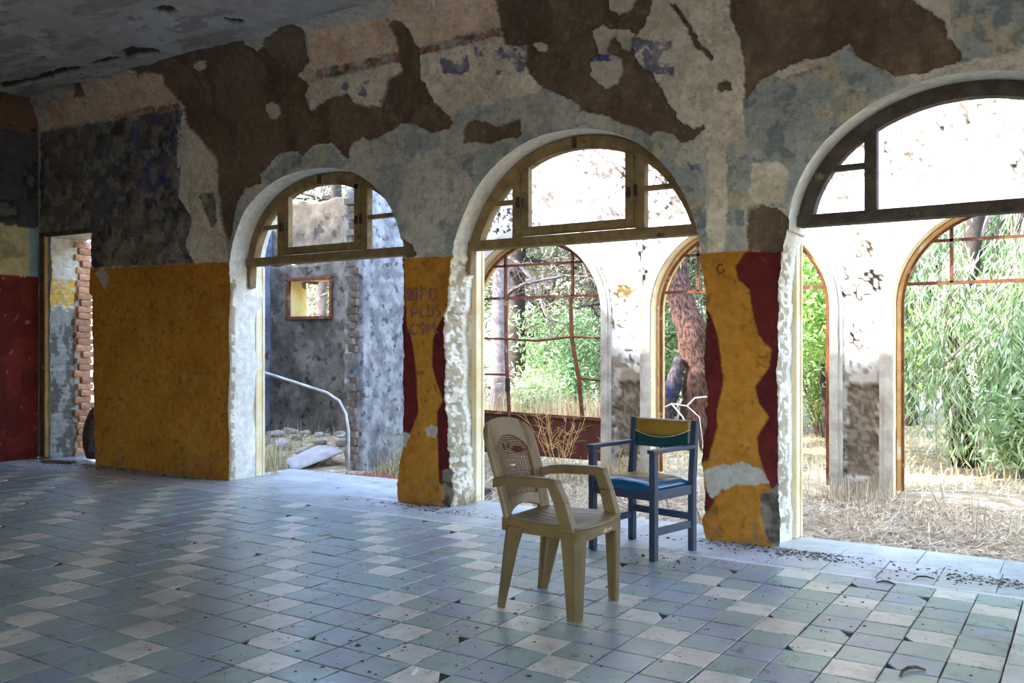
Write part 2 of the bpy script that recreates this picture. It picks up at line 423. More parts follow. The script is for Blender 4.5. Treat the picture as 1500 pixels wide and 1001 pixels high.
M = {}
M['wall'] = mat('painted_plaster', attr=True, rough=0.92, bump=0.5, bscale=28, fine=0.28, spec=0.15)
M['white_wall'] = mat('whitewashed_masonry', attr=True, rough=0.95, bump=0.5, bscale=18, fine=0.18, spec=0.1)
M['outer'] = mat('outer_render', (0.62, 0.58, 0.5), 0.95, (0.42, 0.38, 0.32), 2.5, bump=0.3)
M['reveal'] = mat('reveal_plaster', attr=True, rough=0.92, bump=0.6, bscale=30, fine=0.25, spec=0.15)
M['ceiling'] = mat('ceiling_plaster', attr=True, rough=0.95, bump=0.4, bscale=14, fine=0.15, spec=0.1)
M['ochre_wood'] = mat('weathered_ochre_paint', srgb(140, 118, 80), 0.75, srgb(112, 90, 58), 9, bump=0.25, bscale=50, third=srgb(70, 52, 36), third_scale=6, third_lo=0.64, third_hi=0.7)
M['dark_wood'] = mat('weathered_dark_wood', srgb(84, 76, 66), 0.85, srgb(58, 50, 44), 10, bump=0.4, bscale=60, third=srgb(120, 112, 100), third_scale=9, third_lo=0.62, third_hi=0.7)
M['rust'] = mat('rusty_steel', srgb(120, 72, 50), 0.8, srgb(86, 48, 34), 14, bump=0.2, third=srgb(150, 120, 96), third_scale=8)
M['rust_panel'] = mat('rusty_red_panel', srgb(96, 48, 34), 0.75, srgb(74, 36, 26), 6, bump=0.15)
M['iron'] = mat('dark_iron', srgb(52, 40, 30), 0.7, srgb(80, 50, 34), 20)
M['ochre_paint'] = mat('ochre_frame_paint', srgb(226, 186, 122), 0.8, srgb(196, 150, 92), 7, bump=0.2, third=srgb(240, 226, 200), third_scale=4)
M['brick'] = mat('brick', srgb(172, 112, 78), 0.95, srgb(196, 150, 116), 14, bump=0.6, bscale=60, objvar=0.22, third=srgb(206, 196, 176), third_scale=9, third_lo=0.58, third_hi=0.66)
M['grout'] = mat('floor_bed', srgb(70, 66, 62), 0.9, srgb(50, 46, 44), 12, bump=0.3)

# ------------------------------------------------------------------ floor tile materials
def tile_mat(name, col, col2, attr=False, joints=True):
    m = bpy.data.materials.new(name); m.use_nodes = True
    nt = m.node_tree; N = nt.nodes; L = nt.links; b = N['Principled BSDF']
    geo = N.new('ShaderNodeNewGeometry')

    def noise(sc, det, ro, st=None):
        n = N.new('ShaderNodeTexNoise'); n.inputs['Scale'].default_value = sc; n.inputs['Detail'].default_value = det; n.inputs['Roughness'].default_value = ro
        L.new(geo.outputs['Position'], n.inputs['Vector']); return n.outputs['Fac']

    def rng(f, a, c, ta=0.0, tb=1.0):
        r = N.new('ShaderNodeMapRange'); r.inputs['From Min'].default_value = a; r.inputs['From Max'].default_value = c
        r.inputs['To Min'].default_value = ta; r.inputs['To Max'].default_value = tb
        L.new(f, r.inputs['Value']); return r.outputs['Result']

    def mix(f, a, c, mode='MIX'):
        x = N.new('ShaderNodeMix'); x.data_type = 'RGBA'; x.blend_type = mode
        for sock, val in ((x.inputs['Factor'], f), (x.inputs['A'], a), (x.inputs['B'], c)):
            if hasattr(val, 'is_output'): L.new(val, sock)
            elif isinstance(val, (int, float)): sock.default_value = val
            else: sock.default_value = (*val, 1)
        return x.outputs['Result']
    if attr:
        at = N.new('ShaderNodeAttribute'); at.attribute_name = 'Col'; c = at.outputs['Color']
        c = mix(rng(noise(2.2, 4, 0.6), 0.38, 0.68, 0.0, 0.5), c, srgb(160, 160, 154))
    else:
        oi = N.new('ShaderNodeObjectInfo')
        c = mix(oi.outputs['Random'], col, col2)
        c = mix(rng(noise(2.2, 4, 0.6), 0.38, 0.68, 0.0, 0.5), c, srgb(160, 160, 154))
    # dusty film, dark crumbs and stains lying on the floor
    c = mix(rng(noise(7, 8, 0.8), 0.52, 0.70, 0.0, 0.62), c, srgb(86, 80, 72))
    c = mix(rng(noise(26, 3, 0.5), 0.69, 0.73, 0.0, 0.9), c, srgb(48, 44, 42))
    c = mix(rng(noise(1.5, 7, 0.7), 0.58, 0.70, 0.0, 0.55), c, srgb(98, 96, 90))
    if joints:
        sx = N.new('ShaderNodeSeparateXYZ'); L.new(geo.outputs['Position'], sx.inputs[0])
        def mth(op, a, b=None):
            x = N.new('ShaderNodeMath'); x.operation = op
            for i_, val in enumerate((a, b)):
                if val is None: continue
                if hasattr(val, 'is_output'): L.new(val, x.inputs[i_])
                else: x.inputs[i_].default_value = val
            return x.outputs[0]
        ed = []
        for ax_, o_ in (('X', 1.224 + 0.1015 + 20.3), ('Y', -4.183 + 0.1015 + 20.3)):
            ed.append(mth('ABSOLUTE', mth('SUBTRACT', mth('FRACT', mth('DIVIDE', mth('ADD', sx.outputs[ax_], o_), 0.203)), 0.5)))
        e_ = mth('MULTIPLY', mth('MAXIMUM', ed[0], ed[1]), 2.0)
        e_ = mth('ADD', e_, mth('MULTIPLY', mth('SUBTRACT', noise(6, 5, 0.7), 0.5), 0.45))
        c = mix(rng(e_, 0.93, 1.05, 0.0, 0.8), c, srgb(62, 58, 54))
    c = mix(rng(noise(0.6, 5, 0.65), 0.42, 0.66, 0.0, 0.5), c, srgb(136, 134, 124))
    L.new(c, b.inputs['Base Color'])
    L.new(rng(noise(5, 5, 0.6), 0.3, 0.7, 0.24, 0.44), b.inputs['Roughness'])
    b.inputs['Specular IOR Level'].default_value = 0.55
    bp = N.new('ShaderNodeBump'); bp.inputs['Strength'].default_value = 0.25; bp.inputs['Distance'].default_value = 0.004
    L.new(noise(30, 6, 0.65), bp.inputs['Height']); L.new(bp.outputs['Normal'], b.inputs['Normal'])
    return m


TCOL = {0: (srgb(250, 244, 236), srgb(240, 226, 210)), 1: (srgb(154, 178, 176), srgb(172, 190, 186)), 2: (srgb(148, 160, 182), srgb(166, 174, 190)), 3: (srgb(162, 184, 178), srgb(150, 174, 172))}
TM = {k: tile_mat('cement_tile_%s' % n, *TCOL[k]) for k, n in ((0, 'white'), (1, 'teal'), (2, 'blue'), (3, 'grey_teal'))}
TM_ATTR = tile_mat('cement_tile_mixed', None, None, attr=True)
TM_SLAB = tile_mat('cement_slab_pale', srgb(206, 208, 212), srgb(192, 194, 200), joints=False)


# ------------------------------------------------------------------ gridded walls with real openings
def arch_pts(cx, a, zs, top, n=2.0, k=64):
    t = np.linspace(math.pi, 0, k)
    c = np.cos(t); s = np.sin(t)
    return [(cx + a * np.sign(ci) * abs(ci) ** (2 / n), zs + (top - zs) * abs(si) ** (2 / n)) for ci, si in zip(c, s)]


def resample(pts, step):
    p = np.asarray(pts, float); d = np.r_[0, np.cumsum(np.hypot(*np.diff(p, axis=0).T))]
    n = max(2, int(d[-1] / step)); t = np.linspace(0, d[-1], n)
    return np.c_[np.interp(t, d, p[:, 0]), np.interp(t, d, p[:, 1])]


def grid_cells(us, vs, outlines):
    U, V = np.meshgrid(us, vs)            # rows = v
    nu, nv = len(us), len(vs)
    cu = (U[:-1, :-1] + U[1:, 1:]) / 2; cv = (V[:-1, :-1] + V[1:, 1:]) / 2
    hole = np.zeros(cu.shape, bool)
    for o in outlines:
        q = np.vstack([[o[0][0], -1], o, [o[-1][0], -1]]) if o[0][1] < 0.05 and abs(o[0][1] - o[-1][1]) < 0.2 and not np.allclose(o[0], o[-1]) else o
        hole |= inside(cu, cv, q)
    keep = ~hole
    # snap vertices on the border of an opening to its outline
    tk = np.zeros((nv, nu), bool); th = np.zeros((nv, nu), bool)
    for di in (0, 1):
        for dj in (0, 1):
            tk[di:nv - 1 + di, dj:nu - 1 + dj] |= keep
            th[di:nv - 1 + di, dj:nu - 1 + dj] |= hole
    bd = tk & th
    if bd.any():
        P = np.c_[U[bd], V[bd]]; best = np.full(len(P), 9e9); Q = P.copy()
        for o in outlines:
            oo = np.asarray(o)
            d = ((P[:, None, :] - oo[None]) ** 2).sum(2); i = d.argmin(1); dm = d[np.arange(len(P)), i]
            m = (dm < best) & (dm < 0.01)
            best[m] = dm[m]; Q[m] = oo[i[m]]
        U[bd] = Q[:, 0]; V[bd] = Q[:, 1]
    idx = np.arange(nu * nv).reshape(nv, nu)
    f = np.stack([idx[:-1, :-1], idx[:-1, 1:], idx[1:, 1:], idx[1:, :-1]], -1)[keep]
    used = np.zeros(nu * nv, bool); used[f.ravel()] = True
    re = np.cumsum(used) - 1
    return U.ravel()[used], V.ravel()[used], re[f]


def strip(path, rows):
    """faces for len(rows) x len(path) vertex grid"""
    n = path; i = np.arange(n * rows).reshape(rows, n)
    return np.stack([i[:-1, :-1], i[:-1, 1:], i[1:, 1:], i[1:, :-1]], -1).reshape(-1, 4)


# main wall openings
def ragged(pts, amp, seed):
    p = resample(pts, 0.011)
    n = fbm(p[:, 1] * 9 + seed, p[:, 0] * 9, 1.0, 4) - 0.5
    m = fbm(p[:, 1] * 40 + seed, p[:, 0] * 40, 1.0, 2) - 0.5
    p[:, 0] += amp * (n * 1.6 + m * 0.6)
    return p


A1 = arch_pts(-5.956, 1.09, 1.95, 2.905, 2.25)
A2 = arch_pts(-3.31, 1.09, 1.66, 2.912, 2.15)
A2 = [p for p in A2 if p[1] > (2.06 if p[0] < -3.3 else 2.02)]
A3 = arch_pts(-0.66, 1.0, 2.05, 2.898, 2.0)
RJ3 = [(0.34, 2.0), (0.36, 1.2), (0.33, 0.6), (0.34, -0.05)]
OUT1 = np.vstack([ragged([(u, v) for u, v in JAMB['a1L']], 0.006, 1), resample(A1, 0.011), ragged(JAMB['a1R'], 0.02, 2)])
OUT2 = np.vstack([ragged(JAMB['a2L'], 0.035, 3), resample(A2, 0.011), ragged(JAMB['a2R'], 0.03, 4)])
OUT3 = np.vstack([ragged(JAMB['a3L'], 0.02, 5), resample(A3, 0.011), ragged(RJ3, 0.02, 6)])
DOOR = np.vstack([ragged([(-10.15, -0.03), (-10.14, 0.8), (-10.16, 1.6), (-10.12, 2.2), (-10.14, 2.57)], 0.02, 7),
                  resample([(-10.14, 2.57), (-9.34, 2.56)], 0.011),
                  ragged([(-9.34, 2.56), (-9.36, 1.9), (-9.31, 1.85), (-9.3, 1.2), (-9.28, 0.6), (-9.25, -0.03)], 0.03, 8)])
OUTS = [OUT1, OUT2, OUT3, DOOR]


def wall_paint(u, v):
    """colour and depth of the old plaster at (u, v) along the wall"""
    n = u.shape
    wu = u + 0.05 * (fbm(u, v, 7, 4) - 0.5) + 0.02 * (fbm(u, v, 30, 3, 9) - 0.5)
    wv = v + 0.05 * (fbm(u, v, 7, 4, 31) - 0.5) + 0.02 * (fbm(u, v, 30, 3, 50) - 0.5)
    su = u + 0.012 * (fbm(u, v, 14, 3, 5) - 0.5); sv = v + 0.012 * (fbm(u, v, 14, 3, 71) - 0.5)
    col = np.zeros(n + (3,)); dep = np.zeros(n)
    n1 = fbm(u, v, 1.6, 5, 3); n2 = fbm(u, v, 5, 5, 13); n3 = fbm(u, v, 16, 4, 23)

    def put(mask, c, w=1.0):
        w = (mask * w)[..., None]
        col[:] = col * (1 - w) + np.array(c) * w

    ss = lambda x, a, b: np.clip((x - a) / (b - a), 0, 1)
    col[:] = srgb(190, 186, 176)
    put(np.ones(n), srgb(162, 160, 152), ss(n1, 0.4, 0.6))
    put(np.ones(n), srgb(198, 188, 170), ss(n2, 0.55, 0.7) * 0.7)
    put(np.ones(n), srgb(128, 136, 142), ss(fbm(u, v, 3, 5, 77), 0.56, 0.66) * 0.55)
    bg = any_in(wu, wv, POLY['bluegrey'])
    put(bg, srgb(150, 158, 156), 0.85)
    put(bg, srgb(188, 172, 140), ss(fbm(u, v, 5, 5, 41), 0.60, 0.64) * 0.7)
    put(bg, srgb(92, 104, 114), ss(fbm(u, v, 11, 5, 43), 0.56, 0.62) * 0.6)
    cr = any_in(wu, wv, POLY['cream'])
    put(cr, srgb(218, 206, 186), 0.9)
    put(cr, srgb(186, 174, 154), ss(n2, 0.45, 0.65) * 0.8)
    put(cr, srgb(226, 218, 200), ss(n3, 0.56, 0.66) * 0.6)
    put(any_in(wu, wv, POLY['pink']), srgb(212, 184, 156), 0.9)
    put(any_in(wu, wv, POLY['pink']), srgb(182, 150, 120), ss(n2, 0.5, 0.7) * 0.7)
    dk = any_in(wu, wv, POLY['dark'])
    put(dk, srgb(92, 84, 78), 0.9)
    put(dk, srgb(58, 56, 60), ss(fbm(u, v, 6, 6, 13), 0.40, 0.62))
    put(dk, srgb(150, 136, 116), ss(fbm(u, v, 7, 6, 91), 0.56, 0.70) * 0.7)
    put(any_in(wu, wv, POLY['slate']), srgb(84, 92, 104), ss(n2, 0.42, 0.6) * 0.7)
    put(any_in(wu, wv, POLY['tan']), srgb(120, 104, 86), ss(n3, 0.4, 0.6) * 0.7)
    # thin flaked layer: shallow relief between coats of paint
    dep += 0.004 * ss(n2, 0.5, 0.54)
    rd = any_in(wu, wv, POLY['red'])
    put(rd, srgb(150, 84, 58), ss(n3, 0.34, 0.5) * 0.9)
    put(rd, srgb(70, 66, 46), ss(fbm(u, v, 12, 3, 61), 0.6, 0.66) * 0.7)
    bl = any_in(wu, wv, POLY['blue'])
    put(bl, srgb(62, 70, 122), ss(fbm(u, v, 10, 6, 17) + 0.25 * (fbm(u, v, 45, 3, 2) - 0.5), 0.54, 0.60) * 0.8)
    for q_, (sc_, th_) in enumerate(((4.0, 0.53), (9.0, 0.55), (17.0, 0.57))):
        f_ = fbm(u, v, sc_, 6, 120 + q_ * 13)
        put(np.ones(n), (0.62, 0.58, 0.50) if q_ % 2 else (0.22, 0.22, 0.22), ss(f_, th_, th_ + 0.02) * (0.14, 0.2, 0.12)[q_])
        put(np.ones(n), srgb(88, 80, 72), (abs(f_ - th_) < 0.005) * 0.3)
        dep += 0.003 * ss(f_, th_, th_ + 0.02)
    # broken coats around the arches: dark cracks and stains
    put(np.ones(n), srgb(76, 70, 64), ss(fbm(u, v, 26, 4, 53), 0.70, 0.80) * 0.45)
    # dado
    ye = soft_in(su, sv, POLY['yellow'])
    put(ye, srgb(186, 128, 48), 1.0)
    put(ye, srgb(162, 104, 36), ss(n1, 0.35, 0.65) * 0.8)
    put(ye, srgb(188, 140, 66), ss(n2, 0.58, 0.7) * 0.4)
    put(ye, srgb(110, 74, 30), ss(fbm(u, v, 20, 4, 19), 0.66, 0.74) * 0.6)
    put(ye, srgb(140, 110, 80), ss(0.5 - v + 0.5 * (n2 - 0.5), 0.2, 0.5) * ss(n3, 0.5, 0.65) * 0.7)
    dep[ye > 0.5] = 0.0
    ma = soft_in(su, sv, POLY['maroon'])
    put(ma, srgb(98, 36, 34), 1.0)
    put(ma, srgb(80, 30, 30), ss(n2, 0.4, 0.6) * 0.7)
    put(ma, srgb(126, 66, 56), ss(n3, 0.72, 0.8) * 0.5)
    ch = any_in(wu, wv, POLY['chip'])
    put(ch, srgb(178, 172, 162), 1.0); dep[ch] += 0.006
    # fallen plaster: the brown scratch coat shows, set back
    br = any_in(wu, wv, POLY['brown']) & ~any_in(wu, wv, POLY['hole'])
    put(br, srgb(114, 98, 82), 1.0)
    put(br, srgb(96, 81, 67), ss(n1, 0.4, 0.6) * 0.9)
    put(br, srgb(132, 112, 90), ss(n3, 0.58, 0.7) * 0.5)
    put(br, srgb(78, 64, 53), ss(fbm(u * 1.6, v * 0.8, 3, 6, 200), 0.5, 0.62) * 0.55)
    put(br, srgb(140, 122, 102), ss(fbm(u, v, 40, 3, 210), 0.68, 0.76) * 0.4)
    dep[br] = 0.028 + 0.006 * (n3[br] - 0.5)
    ho = any_in(wu, wv, POLY['hole'])
    put(ho, srgb(196, 184, 160), 0.6)
    put(ho & bl, srgb(54, 62, 128), ss(fbm(u, v, 8, 4, 17), 0.48, 0.53) * 0.9)
    ru = any_in(wu, wv, POLY['rubble'])
    put(ru, srgb(128, 118, 106), 1.0)
    put(ru, srgb(82, 74, 66), ss(n3, 0.42, 0.58))
    dep[ru] = 0.02 + 0.05 * (fbm(u, v, 9, 4, 37)[ru] - 0.35)
    dep += 0.006 * (n2 - 0.5) + 0.003 * (n3 - 0.5)
    return col, dep


def wall_pos(u, v, dep):
    x = u.copy(); y = np.where(v <= COVE_Z, WY + dep, 0.0); z = v.copy()
    th = (v - COVE_Z) / 0.325; m = v > COVE_Z
    y[m] = COVE_Y + (0.32 + dep[m]) * np.cos(th[m]); z[m] = COVE_Z + (0.33 + dep[m]) * np.sin(th[m])
    return np.c_[x, y, z]


us = [XL]
while us[-1] < 0.6: us.append(us[-1] + 0.0088 + 0.0008 * max(0.0, -us[-1]))
while us[-1] < 4.8: us.append(us[-1] + 0.06)
vs = np.linspace(-0.03, V_TOP, 430)
U, V, F = grid_cells(np.array(us), vs, OUTS)
colr, dep = wall_paint(U, V)
wall_front = link('wall_front', np_mesh('wall_front', wall_pos(U, V, dep), F[:, ::-1], colr, True), M['wall'])
tag(wall_front, 'long peeling plaster wall with three arches and an ochre and maroon dado', kind='structure')
# outer face of the same wall
Uo, Vo, Fo = grid_cells(np.arange(XL - 0.4, 4.9, 0.05), np.arange(-0.1, 4.41, 0.05), OUTS)
link('outer_face', np_mesh('outer_face', np.c_[Uo, np.full(len(Uo), WO), Vo], Fo), M['outer'], wall_front)


def reveal(out, name, rough_rows, seed, smooth_col, rough_z=2.0, rough_amp=0.03, y1=WO, side=None, door_paint=False):
    """the depth of an opening: broken masonry towards the room, smoother plaster outside"""
    n = len(out); rows = 22
    cu, dp = wall_paint(out[:, 0].copy(), out[:, 1].copy())
    ys = np.linspace(0, 1, rows)
    t = np.gradient(out, axis=0); t /= np.maximum(1e-6, np.linalg.norm(t, axis=1))[:, None]
    nrm = np.c_[t[:, 1], -t[:, 0]]                      # towards the opening
    s = np.r_[0, np.cumsum(np.linalg.norm(np.diff(out, axis=0), axis=1))]
    P = []; C = []
    for k, q in enumerate(ys):
        y = (WY + dp) * (1 - q) + y1 * q
        low = np.clip((rough_z - out[:, 1]) / 0.15, 0, 1)
        if side is not None: low = low * (out[:, 0] < side)
        rr = np.clip(1 - abs(q - rough_rows * 0.5) / (rough_rows * 0.6), 0, 1) if rough_rows > 0 else 0
        a = rough_amp * low * rr
        d = a * (fbm(s * 6, np.full(n, q * 3.0), 1.0, 5, seed) - 0.62) * 3
        d = d + 0.004 * (fbm(s * 14, np.full(n, q * 6.0), 1.0, 3, seed + 5) - 0.5) * (0.0 if k == 0 else 1.0)
        P.append(np.c_[out[:, 0] + nrm[:, 0] * d, y, out[:, 1] + nrm[:, 1] * d])
        g = fbm(s * 5, np.full(n, q * 5.0), 1.0, 5, seed + 11); g2 = fbm(s * 22, np.full(n, q * 9.0), 1.0, 4, seed + 3)
        c = np.array(smooth_col)[None] * (0.78 + 0.4 * g[:, None])
        ro = (low * rr > 0.15)[:, None]
        rc = np.where(g2[:, None] > 0.52, np.array(srgb(222, 214, 198))[None], np.array(srgb(168, 154, 132))[None]) * (0.7 + 0.6 * g[:, None])
        c = np.where(ro, rc, c)
        edge = (k <= 1) & (low > 0.5)
        c[edge] = np.array(srgb(150, 138, 120)) * (0.6 + 0.8 * g2[edge][:, None])
        if door_paint:
            zz_ = out[:, 1] + 0.3 * (g - 0.5)
            c = np.where((zz_ > 1.72)[:, None], np.array(srgb(226, 218, 196))[None], np.array(srgb(164, 162, 154))[None]) * (0.75 + 0.45 * g2[:, None])
            yl = (zz_ > 1.75) & (zz_ < 2.08) & (g2 > 0.35) & (q < 0.75); c[yl] = np.array(srgb(224, 184, 92)) * (0.8 + 0.4 * g[yl][:, None])
            dk_ = (zz_ < 1.6) & (g > 0.55); c[dk_] = np.array(srgb(112, 108, 100)) * (0.7 + 0.6 * g2[dk_][:, None])
        C.append(c)
    return link('reveal', np_mesh('reveal', np.vstack(P), strip(n, rows)[:, ::-1], np.vstack(C), True), M['reveal'], wall_front)


reveal(OUT1, 'r1', 0.18, 1.0, srgb(222, 218, 208), 2.0, 0.012)
reveal(OUT2, 'r2', 0.6, 2.0, srgb(224, 216, 198), 2.02, 0.05, side=-3.3)
reveal(OUT3, 'r3', 0.55, 3.0, srgb(214, 208, 194), 2.0, 0.035, side=-0.6)
reveal(DOOR, 'r4', 0.0, 4.0, srgb(196, 184, 140), 2.6, 0.02, door_paint=True)


# lettering and a small mark brushed on the dado
def ribbon(mb, pts, w):
    p = resample(pts, 0.012) if len(pts) > 1 else np.array(pts)
    t = np.gradient(p, axis=0); t /= np.maximum(1e-6, np.linalg.norm(t, axis=1))[:, None]
    q = np.c_[-t[:, 1], t[:, 0]] * w / 2 * (0.8 + 0.5 * fbm(p[:, 0] * 30, p[:, 1] * 30)[:, None])
    vs_ = [(a, WY - 0.0075, b) for a, b in p + q] + [(a, WY - 0.0075, b) for a, b in p - q]
    vs_ += [(a, WY + 0.004, b) for a, b in p + q] + [(a, WY + 0.004, b) for a, b in p - q]
    n = len(p)
    fs = []
    for i in range(n - 1):
        fs += [(i, i + 1, n + i + 1, n + i), (i, 2 * n + i, 2 * n + i + 1, i + 1), (n + i, n + i + 1, 3 * n + i + 1, 3 * n + i)]
    mb.add(vs_, fs)


M['letter'] = mat('faded_purple_paint', srgb(128, 86, 84), 0.9, srgb(168, 116, 62), 22, 0.5, 0.62)
M['mark'] = mat('brown_scribble', srgb(104, 70, 30), 0.9)
mb = MB()
for st in LETTERS: ribbon(mb, st, 0.016)
o = mb.build('painted_lettering', M['letter'], wall_front); o['label'] = 'faded purple hand-painted words INFO PLUS COM. on the ochre pier'
mb = MB()
for st in MARK: ribbon(mb, st, 0.012)
mb.build('painted_mark', M['mark'], wall_front)

# end wall
yy = np.r_[np.arange(3.2, WY, 0.02), WY]; zz = np.linspace(0, V_TOP, 200)
Ue, Ve, Fe = grid_cells(yy, zz, [])
ce = np.zeros((len(Ue), 3)); n2 = fbm(Ue, Ve, 4, 5, 8); n3 = fbm(Ue, Ve, 14, 4, 4); n1 = fbm(Ue, Ve, 1.5, 4, 2)
ce[:] = srgb(84, 82, 84); ce[n2 > 0.52] = srgb(60, 62, 68); ce[n2 > 0.62] = srgb(108, 104, 98)
mk = (Ve < 2.7 + 0.1 * (n2 - 0.5)) ; ce[mk] = srgb(200, 186, 136); ce[mk & (n2 > 0.55)] = srgb(166, 158, 120); ce[mk & (Ue > 5.72)] = srgb(150, 180, 186)
mk = Ve < 2.11 + 0.02 * (n3 - 0.5); ce[mk] = srgb(122, 50, 42); ce[mk & (n1 > 0.55)] = srgb(104, 42, 36); ce[mk & (n3 > 0.78)] = srgb(168, 96, 84)
mk = Ve > COVE_Z; ce[mk] = srgb(120, 92, 68); ce[mk & (n2 > 0.58)] = srgb(70, 52, 40)
ce *= (0.85 + 0.3 * n3[:, None])
x = np.full(len(Ue), XL); z = Ve.copy(); th = (Ve - COVE_Z) / 0.325; mk = Ve > COVE_Z
x[mk] = XL + 0.32 - 0.32 * np.cos(th[mk]); z[mk] = COVE_Z + 0.33 * np.sin(th[mk])
x -= 0.005 * (n2 - 0.5)
wall_left = link('wall_left', np_mesh('wall_left', np.c_[x, Ue, z], Fe, ce, True), M['wall'])
tag(wall_left, 'dark end wall with a red dado under a cream band', kind='structure')
# its continuation towards the rear of the room, out of the photograph's view
M['plain'] = mat('plain_plaster', srgb(196, 186, 168), 0.95, srgb(168, 156, 138), 2.0, bump=0.2)
M['plain_dado'] = mat('plain_dado', srgb(150, 46, 36), 0.9, srgb(124, 40, 30), 2.0)
mb = MB(); mb.box((XL - 0.15, 0.0, 2.2), (0.3, 6.4, 4.4)); mb.build('wall_run', M['plain'], wall_left)
mb = MB(); mb.box((XL - 0.22, 4.7, 2.2), (0.3, 3.0, 4.4)); mb.build('wall_core', M['outer'], wall_left)

# rear wall and the far short wall, both with tall openings that let daylight in
def pierced(name, fixed, axis, lo, hi, openings, th=0.4):
    mb = MB(); cur = lo
    def put(a, b, z0, z1):
        if b - a < 1e-3 or z1 - z0 < 1e-3: return
        c = ((a + b) / 2, fixed, (z0 + z1) / 2) if axis == 'x' else (fixed, (a + b) / 2, (z0 + z1) / 2)
        d = (b - a, th, z1 - z0) if axis == 'x' else (th, b - a, z1 - z0)
        mb.box(c, d)
    for a, b, z0, z1 in openings:
        put(cur, a, 0, 4.4); put(a, b, 0, z0); put(a, b, z1, 4.4); cur = b
    put(cur, hi, 0, 4.4)
    o = mb.build(name, M['plain']); tag(o, kind='structure'); return o


wall_rear = pierced('wall_rear', -3.4, 'x', -10.7, 5.0, [(-1.0, 1.0, 0.5, 3.0), (2.0, 4.2, 0.5, 3.0)])
wall_rear['label'] = 'plain rear wall with tall openings'
wall_right = pierced('wall_right', 4.8, 'y', -3.6, 6.25, [(-1.8, 0.4, 0.6, 2.9)])
wall_right['label'] = 'plain short wall with tall openings'

# ceiling with peeled patches
xx = np.arange(XL, 1.2, 0.035); yy = np.linspace(2.2, COVE_Y, 110)
Uc, Vc, Fc = grid_cells(xx, yy, [])
n2 = fbm(Uc, Vc, 3, 5, 8); n3 = fbm(Uc, Vc, 12, 4, 4); n4 = fbm(Uc * 0.5, Vc * 2.4, 2.4, 5, 33)
wu = Uc + 0.06 * (fbm(Uc, Vc, 9, 3) - 0.5); wv = Vc + 0.06 * (fbm(Uc, Vc, 9, 3, 7) - 0.5)
cc = np.zeros((len(Uc), 3)); cc[:] = srgb(172, 168, 162)
cc[n4 > 0.55] = srgb(152, 146, 140); cc[n2 > 0.6] = srgb(184, 181, 176)
pe = any_in(wu, wv, CEIL) | ((n3 > 0.74) & (n2 > 0.56))
cc[pe] = srgb(76, 70, 64)
cc *= (0.86 + 0.28 * n3[:, None])
ceil = link('ceiling', np_mesh('ceiling', np.c_[Uc, Vc, CEIL_Z + 0.03 * pe + 0.01 * (n2 - 0.5)], Fc[:, ::-1], cc, True), M['ceiling'])
tag(ceil, 'grey peeling plaster ceiling', kind='structure')
M['ceil_plain'] = mat('ceiling_plain', srgb(168, 166, 162), 0.95, srgb(150, 148, 144), 3.0)
mb = MB(); mb.box((-2.9, -0.65, CEIL_Z + 0.05), (15.8, 5.7, 0.06)); mb.box((3.0, 3.85, CEIL_Z + 0.05), (3.6, 3.3, 0.06)); mb.build('ceiling_run', M['ceil_plain'], ceil)
up = MB().box((-11.7, 3.2, 5.85), (6.0, 6.1, 2.9)).build('added_shade_block', M['outer']); tag(up, 'unseen block added above the end of the hall to shade the ruined room', kind='structure')  # block added out of view to keep the sun off the ruined room
roof = MB().box((-2.85, 1.35, 4.3), (16.2, 9.9, 0.22)).build('roof', M['outer']); tag(roof, 'flat roof slab over the hall', kind='structure')

# ------------------------------------------------------------------ floor
TS = 0.203
mb = MB(); mb.box((-2.9, 1.2, -0.08), (15.4, 9.3, 0.142))
floor = mb.build('floor', M['grout']); tag(floor, 'floor of worn white, teal and blue cement tiles', kind='structure')


def tile_mesh(name, sx, sy, chip=None, seed=0):
    """a cement tile with eased edges; some have a broken corner"""
    r = random.Random(seed); g = 0.0022; e = 0.004
    x, y = sx / 2 - g, sy / 2 - g
    cor = [(-x, -y), (x, -y), (x, y), (-x, y)]
    ring = []
    for i, (a, b) in enumerate(cor):
        if chip == i:
            q = r.uniform(0.25, 0.5); p = cor[i - 1]; n = cor[(i + 1) % 4]
            ring += [(a + (p[0] - a) * q, b + (p[1] - b) * q), (a + (n[0] - a) * q * 0.7, b + (n[1] - b) * q * 0.7)]
        else:
            ring.append((a + r.uniform(-0.002, 0.002), b + r.uniform(-0.002, 0.002)))
    n = len(ring)
    vs_ = [(a, b, -0.012) for a, b in ring] + [(a, b, -0.002) for a, b in ring] + [(a * (1 - e / x), b * (1 - e / y), 0.0) for a, b in ring]
    fs = []
    for k in range(2):
        for i in range(n): fs.append((k * n + i, k * n + (i + 1) % n, (k + 1) * n + (i + 1) % n, (k + 1) * n + i))
    fs.append(tuple(2 * n + i for i in range(n)))
    return vs_, fs


